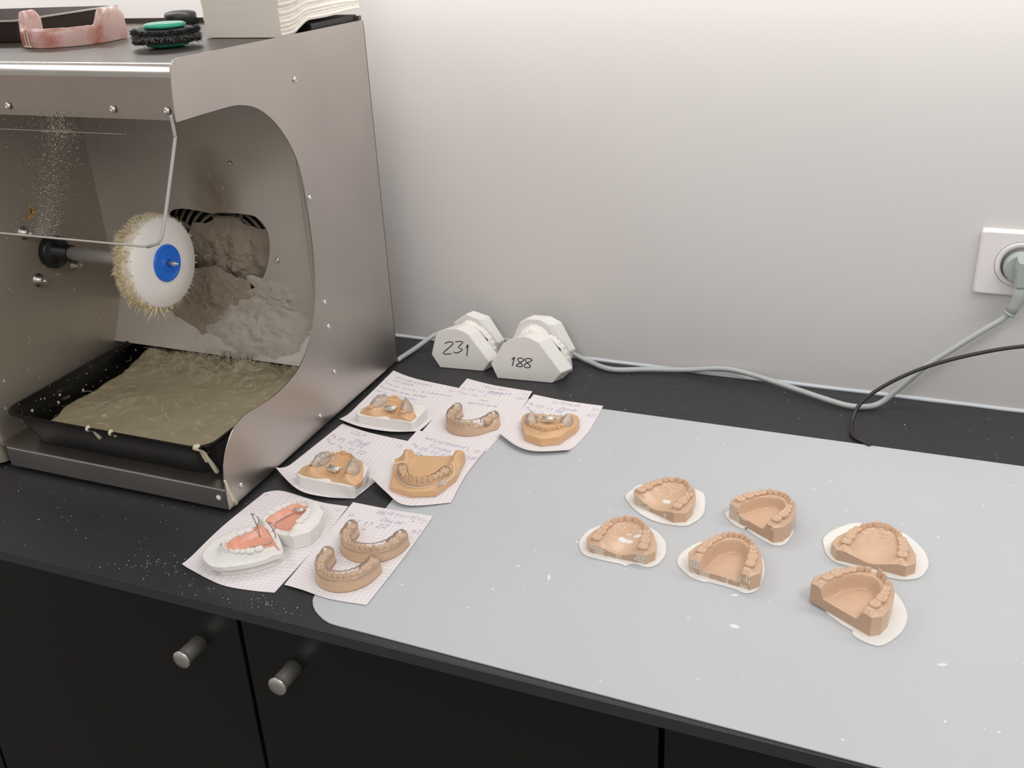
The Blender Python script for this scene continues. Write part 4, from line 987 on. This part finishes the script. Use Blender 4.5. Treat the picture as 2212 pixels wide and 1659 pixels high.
# screws and bolts
def dome(name, p, ax, r_, h, m, hexr=0):
    b = MB(); pr = [(r_, 0), (r_, h*.25), (r_*.86, h*.65), (r_*.55, h*.93)]
    pr += [(hexr, h), (hexr, h*.5), (.0001, h*.5)] if hexr else [(.0002, h)]
    b.lathe(pr, p, ax, 16); return b.build(name, m, mc)
nr = (1, .047, 0)
for u, z in [(.2512, .4358), (.2496, .2978), (.253, .162), (.2542, .1286), (.2544, .0646), (.2066, .0235), (.0269, .0229)]:
    dome('screw', MT(.0001, u, z), nr, .0033, .0022, m_chrome, .0012)
for w in (-.2175, -.0765, -.009): dome('screw', MT(w, .0302, .4395), (0, -1, .1), .0036, .0024, m_chrome, .0012)
for w, z in ((-.114, .333), (-.064, .212)): dome('screw', MT(w, .2545, z), (0, -1, 0), .0034, .0018, m_nickel, .0014)
dome('screw', MT(-.012, -.0003, .0200), (0, -1, 0), .0032, .0012, m_plaster)
for u, z in ((.118, .2681), (.122, .2052), (.187, .2045)):
    b = MB(); b.lathe([(.0085, 0), (.0085, .0012), (.006, .0013), (.0062, .0095), (.0056, .0102), (.0028, .0102), (.0028, .005), (.0001, .005)], MT(LW, u, z), nr, 18); b.build('bolt', m_steel, mc)
b = MB(); b.tube([MT(LW+.0005, .118+.014*cos(a)*.55, .297+.014*sin(a)) for a in (PI/2, PI*7/6, PI*11/6)]*1, .0001, 3)
b = MB(); b.add([MT(LW+.0006, u, z) for u, z in ((.137, .3005), (.128, .2800), (.148, .2830))], [(0, 1, 2)])
b.add([MT(LW+.0009, u, z) for u, z in ((.1365, .294), (.1385, .294), (.1385, .286), (.1365, .286))], [(0, 1, 2, 3)], 1)
o = b.build('warning_label', [m_sticker, m_dark], mc, fix=False); o['label'] = 'orange triangular warning label'
# spindle
su, sz = .154, .233
b = MB(); b.lathe([(.021, 0), (.021, .010), (.0195, .0115), (.0105, .0117), (.0105, .034)], MT(LW, su, sz), (1, 0, 0), 36); b.build('spindle_collar', m_blackm, mc)
b = MB(); b.lathe([(.0086, 0), (.0086, .128), (.0080, .130)], MT(LW+.034, su, sz), (1, 0, 0), 28); b.build('spindle_shaft', simple('shaft_steel', (.72, .70, .67), .32, .6), mc)
for w in (-.05, -.30, -.58):
    for u in (.028, .39):
        b = MB(); b.lathe([(.012, 0), (.013, .004), (.013, .0062)], MT(w, u, .0003), (0, 0, 1), 20); b.build('foot', simple('pale_rubber', (.45, .45, .43), .6) if 'pale_rubber' not in D.materials else D.materials['pale_rubber'], mc)
b = MB(); b.tube([MT(-.0007, u, z) for u, z in ((.002, .044), (.004, .030), (.008, .016), (.013, .007))], [.0012, .0024, .0030, .0036], 6); stuff(b.build('plaster_streak', m_wax, mc))

# buffing wheel on the spindle
wx = LW+.157; R0 = .0555
bw = thing('buffing_wheel', 'white cotton buffing wheel with blue hub on the machine spindle', 'buffing wheel', MT(wx, su, sz-R0))
b = MB(); b.lathe([(.010, 0), (.046, -.001), (.0530, .003), (.0560, .013), (.0558, .0235), (.0535, .0268), (.030, .0285), (.012, .0288)], MT(wx, su, sz), (1, 0, 0), 72); b.build('cloth_disc', m_cloth, bw)
def strand(mb, p, d, L, w, mi=0):
    p = Vector(p); d = Vector(d); s_ = d.cross(Vector((random.gauss(0, 1), random.gauss(0, 1), random.gauss(0, 1)))).normalized()*w
    q = p+d*L*.55+Vector((random.gauss(0, 1), random.gauss(0, 1), random.gauss(0, 1)))*L*.10; e_ = p+d*L+Vector((random.gauss(0, 1), random.gauss(0, 1), random.gauss(0, 1)-.5))*L*.22
    mb.add([p-s_, p+s_, q+s_*.8, q-s_*.8, e_], [(0, 1, 2, 3), (3, 2, 4)], mi)
b = MB()
for k in range(5200):
    a = random.uniform(0, 2*PI); x = random.betavariate(1.1, 1.5)*.026; clumpf = max(0, nz(cos(a)*6, sin(a)*6, x*90))
    L = .0040+.011*clumpf**1.3*(1 if x < .02 else .35)+.001*random.random()
    if sin(a) < -.75 and random.random() < .10: L += random.uniform(.004, .014)
    d = Vector((random.gauss(0, .25)-(.5 if x < .012 else 0), cos(a)*1, sin(a)))
    c = MT(wx+x, su, sz); strand(b, (c[0], c[1]+cos(a)*.0540, c[2]+sin(a)*.0540), d.normalized(), L, .00045)
stuff(b.build('cotton_fringe', m_fringe, bw))
b = MB(); b.lathe([(.0225, .0286), (.0228, .0300), (.0222, .0312), (.0195, .0316), (.0185, .0309), (.0100, .0309), (.0092, .0322), (.0050, .0322), (.0050, .0308), (.0002, .0308)], MT(wx, su, sz), (1, 0, 0), 56, smooth=False); o = b.build('hub', m_blue, bw); o['label'] = 'round blue plastic hub'
b = MB(); b.lathe([(.0030, .0305), (.0030, .0400), (.0022, .0430), (.0004, .0470)], MT(wx, su, sz), (1, 0, 0), 16); b.build('spindle_tip', m_chrome, bw)

# slurry tray
tr = thing('slurry_tray', 'black plastic tray of tan grinding slurry inside the polishing machine', 'tray', MT(-.17, .12, .034))
def rrect(w0, u0, w1, u1, r, n=6):
    out = []
    for cx, cy, a0 in ((w1-r, u0+r, -PI/2), (w1-r, u1-r, 0), (w0+r, u1-r, PI/2), (w0+r, u0+r, PI)):
        out += [(cx+r*cos(a0+PI/2*i/n), cy+r*sin(a0+PI/2*i/n)) for i in range(n+1)]
    return out
rings_ = [((-.308, .022, -.035, .258), .022, .0337), ((-.318, .004, -.020, .268), .024, .0775), ((-.3225, -.003, -.014, .272), .026, .0795), ((-.3225, -.003, -.014, .272), .026, .0812), ((-.319, .0005, -.0175, .269), .024, .0812), ((-.314, .006, -.024, .264), .022, .0770), ((-.304, .026, -.039, .254), .020, .0360)]
b = MB(); P = []   # outer rings plain black, inner rings splashed
for (w0, u0, w1, u1), r_, z in rings_:
    q = rrect(w0, u0, w1, u1, r_); q.append(q[0]); P.append([MT(w, u, z) for w, u in q])
b.grid(P[:5], smooth=False); b.grid(P[4:], 1, smooth=False); n = len(P[0])-1; b.v += P[0][:0]
b.f += [list(range(n)), [7*(n+1)+j for j in range(n)]]; b.mi += [0, 1]; b.sm += [False]*2
b.build('tray_body', [simple('black_tray_plastic', (.004, .004, .004), .32, Specular_IOR_Level=.35), m_traypl], tr)
b = MB(); P = []
NI, NJ = 110, 90
for i in range(NI+1):
    row = []
    for j in range(NJ+1):
        w = -.3115+.286*i/NI; u = .0085+.253*j/NJ; fw_, fu = (i/NI), (j/NJ)
        edge = min(fw_, 1-fw_, fu, 1-fu)
        z = .0655+.0012*nz(w*30, u*30)+.0008*nz(w*90, u*90)
        back = smooth((fu-.52)/.35); z += back*(.008+.008*nz(w*34, u*34, 2)+.006*nz(w*95, u*95, 4)+.002*nz(w*260, u*260, 4))
        lump = math.exp(-(((w+.215)/.028)**2+((u-.095)/.028)**2)); z += lump*(.005+.005*nz(w*110, u*110, 7))
        left = smooth((.155+.05*nz(u*22, 4)-.02*math.sin(fu*PI)*2-fw_)/.09); z -= left*.026
        z += .004*smooth((fw_-.85)/.15)*back
        k_ = (.077-z)*.245-.0004; w = min(max(w, -.314+k_), -.0245-k_*1.4); u = min(max(u, .006+k_*2), .2635-k_)
        row.append(MT(w, u, z))
    P.append(row)
b.grid(P); stuff(b.build('slurry', m_slurry, tr))
b = MB()
for k in range(110):
    w = random.gauss(-.125, .045); u = random.uniform(.165, .235)
    curly(b, MT(w, u, .082), (random.gauss(0, 1), random.gauss(0, 1), 0), random.randint(5, 11), .0036, .00024)
for k in range(14):
    w = random.uniform(-.26, -.12); u = random.uniform(.06, .12); curly(b, MT(w, u, .0735), (random.gauss(0, 1), random.gauss(0, 1), .1), 5, .0035, .00025)
stuff(b.build('loose_fibres', m_fibre, tr))
def drip(w, L, r_, lean=0, du=0.0):
    b = MB(); pts = [MT(w, .0005+du, .0818), MT(w, -.0026+du, .0815), MT(w, -.0030+du, .0790)]
    for q in (.15, .4, .7, 1.0): z = .0775-L*q; pts.append(MT(w+lean*q, .0040+(.0775-z)*.411-.0004+du, z))
    n = len(spline(pts, 3)); rad = [r_*(1.0-.45*sin(PI*min(1, i/(n-1)*1.15))) for i in range(n)]
    b.tube(spline(pts, 3), rad, 8); b.build('plaster_drip', m_wax, tr)
drip(-.184, .014, .0026, .005); drip(-.150, .004, .0026)
drip(-.0285, .039, .0028, .003, .0019); drip(-.0315, .022, .0022, .0010, .0013)
# ------------------------------------------------------------------ things on top of the machine
TZ = .4818
# horseshoe shaped pink acrylic block
pk = thing('acrylic_bite_block', 'pink and whitish acrylic horseshoe block with tall lobes on top of the machine', 'dental appliance', MT(-.25, .19, TZ))
T, fv, rv = frame(tuple(1000*q for q in MT(-.291, .237, 0)[:2]), (.30, -.95))
ar = Arch(50, 24, 82, yl=-2); L = -ar.s[0]-2; P = []; N = 80
for i in range(N+1):
    s = -L+2*L*i/N; p, tt, n = ar.at(s); q = abs(s)/L; h = 20.5+17*smooth((q-.50)/.12)*(1-.35*smooth((q-.90)/.10)); h += 1.0*nz(s*.1, 2)
    row = []
    for off, z in ((4.5, 0), (5.2, .3), (4.8, .8), (3.0, .98), (0, 1.0), (-2.5, .98), (-4.2, .8), (-4.0, .3), (-4, 0)): x, y = p+n*off; row.append(T(x, y, TZ*1000+.3+h*z))
    P.append(row)
b = MB(); b.grid(P); k = len(P[0]); b.f += [list(range(k)), [N*k+j for j in range(k)]]; b.mi += [0, 0]; b.sm += [False]*2; b.build('acrylic_body', m_pink, pk)
b = MB()
for ds in (22.5, 28.5):
    p, tt, n = ar.at(ds); P = [[T(*(p+n*(5.0+.7*(1-abs(v-.5)))+tt*u), TZ*1000+1+17.5*v) for v in np.linspace(0, 1, 6)] for u in (-1.4, 0, 1.4)]; b.grid(P)
p, tt, n = ar.at(25.5); b.grid([[T(*(p+n*5.7+tt*u), TZ*1000+.8+v) for v in (0, 2.2)] for u in np.linspace(-8, 9, 6)])
o = b.build('wax_strip', m_wax, pk); o['label'] = 'cream wax strips'
# bristle polishing brush lying flat
bc = MT(-.109, .172, 0)
br = thing('polishing_brush', 'black bristle polishing brush with green hub on top of the machine', 'brush', (bc[0], bc[1], TZ))
b = MB(); b.lathe([(.016, 0), (.0225, .0015), (.0230, .0045), (.014, .0065), (.012, .020), (.0220, .0205), (.0228, .0235), (.020, .0250), (.006, .0250)], (bc[0], bc[1], TZ+.0002), (0, 0, 1), 40); o = b.build('hub', m_green, br); o['label'] = 'green plastic hub'
b = MB(); P = []
for j in range(73):
    a = 2*PI*(j % 72)/72; P.append([])
    for r_, z in ((.012, .019), (.028, .0195), (.034, .0175), (.0345, .0155), (.031, .0142), (.0345, .0128), (.0350, .0105), (.031, .0092), (.0345, .0080), (.033, .0062), (.024, .0060), (.012, .0062)):
        rr = r_*(1+(.045*nz(cos(a)*9, sin(a)*9, z*300) if r_ > .03 else 0)); P[-1].append((bc[0]+rr*cos(a), bc[1]+rr*sin(a), TZ+z+.0008*nz(cos(a)*6, sin(a)*6, 4)))
b.grid(P)
for k in range(5200):
    a = random.uniform(0, 2*PI); row = random.choice((0, 1, 2)); z = TZ+(.0078, .0116, .0165)[row]
    d = Vector((cos(a)+random.gauss(0, .25), sin(a)+random.gauss(0, .25), random.gauss(0, .16)+(.10 if row == 2 else -.06)))
    strand(b, (bc[0]+cos(a)*.0315, bc[1]+sin(a)*.0315, z+random.gauss(0, .0011)), d.normalized(), random.uniform(.0035, .0070), .00045, 1 if (row == 1 and random.random() < .75) else 0)
stuff(b.build('bristles', [m_bristle, m_bristle2], br))
# knob
kc = MT(-.272, .408, 0)
b = MB(); b.lathe([(.021, 0), (.0212, .0125), (.0195, .0155), (.012, .0172), (.001, .0178)], (kc[0], kc[1], TZ+.0002), (0, 0, 1), 32)
o = b.build('round_knob', m_black, origin=(kc[0], kc[1], TZ)); tag(o, 'black domed round knob at the back of the machine top', 'knob')
# dark shallow tray at the back left
td = thing('shallow_tray', 'dark shallow tray with grey rim lying on the machine top at far left', 'tray', MT(-.55, .30, TZ))
def tp(x, y): return (-1.090+x, 1.150-.0+y)
ang = math.atan2(.19, .01); 
P = []
for ins, z, k in ((.012, .0006, 0), (.0, .0240, 0), (-.004, .0250, 0), (-.004, .0265, 0), (.002, .0265, 0), (.014, .004, 0)):
    q = [(-.42+ins, -.20+ins), (0-ins, -.20+ins), (0-ins, 0-ins), (-.42+ins, 0-ins), (-.42+ins, -.20+ins)]
    ca, sa = cos(.14), sin(.14)
    P.append([(-1.086+x*ca-y*sa, 1.160+x*sa+y*ca, TZ+z) for x, y in q])
b = MB(); b.grid(P, smooth=False); b.f += [[0, 1, 2, 3], [5*5+j for j in range(4)]]; b.mi += [0, 0]; b.sm += [False]*2
for k, f in enumerate(b.f):
    if k >= 4 and k < 16: b.mi[k] = 1
b.build('tray_body', [m_dark, m_rim], td)
# stack of folded paper towels on a dark flat pad
pad_o = MB(); pad_o.box((-.085, .312, TZ+.0003), (-.006, .425, TZ+.0085), T=MT); o = pad_o.build('rubber_pad', m_black, origin=MT(-.05, .36, TZ)); tag(o, 'flat black rubber pad under the paper towels', 'pad')
ts = thing('paper_towel_stack', 'tall stack of cream folded paper towels on the machine corner', 'paper towels', MT(-.06, .33, TZ))
for k in range(18):
    z0 = TZ+.0006+.0046*k; b = MB(); P = []; th = .0046
    j0 = random.gauss(0, .0010); j1 = random.gauss(0, .0012); u0_ = random.uniform(0, .00015)
    for i in range(25):
        q = i/24; u = .248+u0_+.190*q; sag = .0125*smooth((q-.10)/.25)*(1-.06*k if k < 16 else 0); z = z0+max(sag, 0)*max(0, 1-k*.045)+.0009*sin(q*9+k*.7)*(q)
        wl = -.112+j0+.0009*nz(i*1.7, k*3.1); wr = -.008+j1*.5+.0008*nz(i*.9, k)
        P.append([MT(wl, u, z), MT(wl-.0006, u, z+th*.5), MT(wl, u, z+th), MT(wr, u, z+th), MT(wr+.0007, u, z+th*.5), MT(wr, u, z), MT(wl, u, z)])
    b.grid(P, smooth=False); b.f += [list(range(6)), [24*7+j for j in range(6)]]; b.mi += [0, 0]; b.sm += [False]*2
    b.build('towel', m_towel, ts)

# ------------------------------------------------------------------ socket, plug and cables
sk = thing('wall_socket', 'white square wall socket at the right edge with grey plug', 'socket', (.0925, WY, .1536))
b = MB(); q = rrect(.052, .1536, .1330, .2342, .004, 5); q2 = rrect(.0545, .1561, .1305, .2317, .003, 5)
V = [(x, WY, z) for x, z in q]+[(x, WY-.006, z) for x, z in q]+[(x, WY-.0095, z) for x, z in q2]; n = len(q)
b.add(V, [(k*n+i, k*n+(i+1) % n, (k+1)*n+(i+1) % n, (k+1)*n+i) for k in (0, 1) for i in range(n)]+[list(range(2*n, 3*n))])
o = b.build('face_plate', m_white, sk); bv = o.modifiers.new('bevel', 'BEVEL'); bv.width = .0008; bv.segments = 2; bv.limit_method = 'ANGLE'
b = MB(); b.lathe([(.0275, 0), (.0275, .0008), (.0268, .0014), (.0215, .0014), (.0212, .0002)], (.0985, WY-.0094, .194), (0, -1, 0), 48); b.build('socket_ring', m_white, sk)
b = MB(); b.lathe([(.0280, 0), (.0280, .0003)], (.0985, WY-.0094, .194), (0, -1, 0), 48); b.lathe([(.0214, .0), (.0214, .0013), (.001, .0013)], (.0985, WY-.0094, .194), (0, -1, 0), 48); b.build('socket_well', m_sockin, sk)
pc = thing('power_cable', 'grey power cable with angled plug running along the wall to the machine', 'cable', (-.4, 1.24, 0))
b = MB()
b.lathe([(.0188, 0), (.0192, .006), (.0185, .012), (.0165, .0145)], (.0992, WY-.0112, .1935), (0, -1, 0), 28)
pv = [(-.0105, .016), (.0105, .016), (.0115, .004), (.0085, -.024), (-.0085, -.024), (-.0115, .004)]
for y0, y1, k0, k1 in ((-.0255, -.030, 1.0, .96), (-.030, -.040, .96, .72)):
    V = [(.1030+x*k0, WY+y0, .1945+z*k0-(.0 if y0 > -.03 else .001)) for x, z in pv]+[(.1030+x*k1, WY+y1, .1945+z*k1-.001) for x, z in pv]
    b.add(V, [(i, (i+1) % 6, 6+(i+1) % 6, 6+i) for i in range(6)]+[list(range(6))[::-1], list(range(6, 12))])
b.build('plug', m_plug, pc)
b = MB(); b.tube([(.1030, WY-.031, .176), (.1015, WY-.031, .162), (.0980, WY-.031, .149), (.0945, WY-.031, .1405)], [.0078, .0076, .0068, .0062], 14); b.tube([(.0952, WY-.031, .1420), (.0940, WY-.031, .1392)], .0070, 14); b.build('strain_relief', m_plug, pc)
CB = [(-.745, 1.205, .0042), (-.715, 1.198, .0044), (-.7110, 1.2050, .0048), (-.7055, 1.2430, .0058), (-.687, 1.2790, .0165), (-.66, 1.2828, .0185), (-.60, 1.2828, .018), (-.54, 1.2828, .018), (-.478, 1.280, .0135), (-.443, 1.2735, .0055), (-.400, 1.2553, .0045), (-.350, 1.2690, .0050), (-.299, 1.2800, .0062), (-.247, 1.2830, .0135), (-.209, 1.2800, .0115),
      (-.156, 1.262, .0085), (-.106, 1.2420, .0065), (-.075, 1.2335, .0050), (-.0535, 1.2370, .0048), (-.036, 1.247, .0085), (-.015, 1.252, .031), (.011, 1.255, .062), (.040, 1.257, .089), (.068, 1.258, .115), (.0860, 1.258, .1305), (.0942, 1.258, .1405)]
b = MB(); b.tube(spline(CB, 6), .0037, 12); b.build('cable_sheath', m_greycord, pc)
KB = [(-.039, 1.1377, .0027), (-.0531, 1.1467, .0028), (-.0612, 1.156, .0034), (-.0634, 1.166, .0046), (-.0646, 1.185, .0108), (-.0568, 1.203, .0272), (-.0288, 1.22, .0489), (.011, 1.232, .0709), (.0605, 1.24, .0904), (.1152, 1.25, .1038), (.18, 1.255, .112)]
b = MB(); b.tube(spline(KB, 6), .0024, 10); o = b.build('black_cable', m_blackcord, origin=(-.05, 1.15, 0)); tag(o, 'thin black cable curling down from the right to the plastic sheet', 'cable')

# ------------------------------------------------------------------ crumbs
cr = [(-309, 765, 3.2, 'teardrop shaped white plaster crumb lying left of centre on the sheet'), (-345, 773, 2.2, 'small white plaster crumb left of the teardrop shaped one'), (-123, 751, 4.0, 'flaky white plaster scrap below the middle models'),
      (52, 757, 3.4, 'long white plaster flake at the right below the models'), (56, 688, 2.0, 'round white plaster crumb near the lower right corner'), (95, 690, 1.8, 'oblong white plaster crumb in the lower right corner'),
      (-330, 1023, 1.6, 'tiny white plaster crumb behind the back models near the squared notes'), (-17, 641, 1.8, 'dull plaster crumb near the front edge of the sheet'), (-303, 833, 2.0, 'white plaster nub touching the leftmost plaster set model'), (-132, 797, 2.6, 'yellowish plaster smear in front of the middle model')]
for k, (x, y, s, lab) in enumerate(cr):
    b = MB(); rows = []; st = 1.9 if k in (0, 3) else (1.5 if k in (2, 9) else 1.1); an = {0: 1.9, 2: -.3, 3: .3}.get(k, random.uniform(0, 3))
    hh = .25 if k in (2, 9) else .55
    for i in range(5):
        ph = PI/2*i/4; row = []
        for j in range(9):
            a = 2*PI*(j % 8)/8; rr = .85*s*cos(ph)*(1+.3*nz(k*9.1, (j % 8)*.9, i*.4)); px, py = rr*cos(a)*st, rr*sin(a)/st**.5
            row.append(((x+px*cos(an)-py*sin(an))/1000, (y+px*sin(an)+py*cos(an))/1000, SH+.0001+s*hh*sin(ph)/1000))
        rows.append(row)
    b.grid(rows, smooth=False); b.add(rows[0][:8], [list(range(8))[::-1]])
    o = b.build('plaster_crumb', m_plaster, origin=(x/1000, y/1000, SH)); tag(o, lab, 'crumb', 'plaster crumbs on the plastic sheet')
b = MB()
def grain(x, y, z, s):
    q = [(x+s*random.uniform(.5, 1.1)*cos(a), y+s*random.uniform(.5, 1.1)*sin(a)) for a in np.arange(5)*2*PI/5]
    n = len(b.v); b.v += [(px, py, z) for px, py in q]+[(x, y, z+s*.8)]; b.f += [[n+i, n+(i+1) % 5, n+5] for i in range(5)]; b.mi += [0]*5; b.sm += [False]*5
for k in range(110): grain(random.uniform(-.42, .12), random.uniform(.65, 1.08), SH+.00015, random.choice((.0002, .0003, .0004, .0006)))
o = stuff(b.build('plaster_grit', m_plaster, origin=(-.3, .8, SH))); tag(o, 'fine white plaster grit scattered over the plastic sheet', 'grit')
b = MB()
for k in range(60): grain(min(random.gauss(-.56, .03), -.522), random.gauss(.638, .008), .0001, random.choice((.0003, .0004, .0006)))
for k in range(50): grain(random.gauss(-.705, .02), random.gauss(.652, .010), .0001, random.choice((.0003, .0004, .0007)))
for k in range(70): grain(random.uniform(-.55, .1), random.uniform(1.15, 1.27), .0001, random.choice((.0003, .0004)))
o = stuff(b.build('plaster_grit', m_plaster, origin=(-.5, .8, 0))); tag(o, 'fine white plaster grit scattered over the black worktop', 'grit')
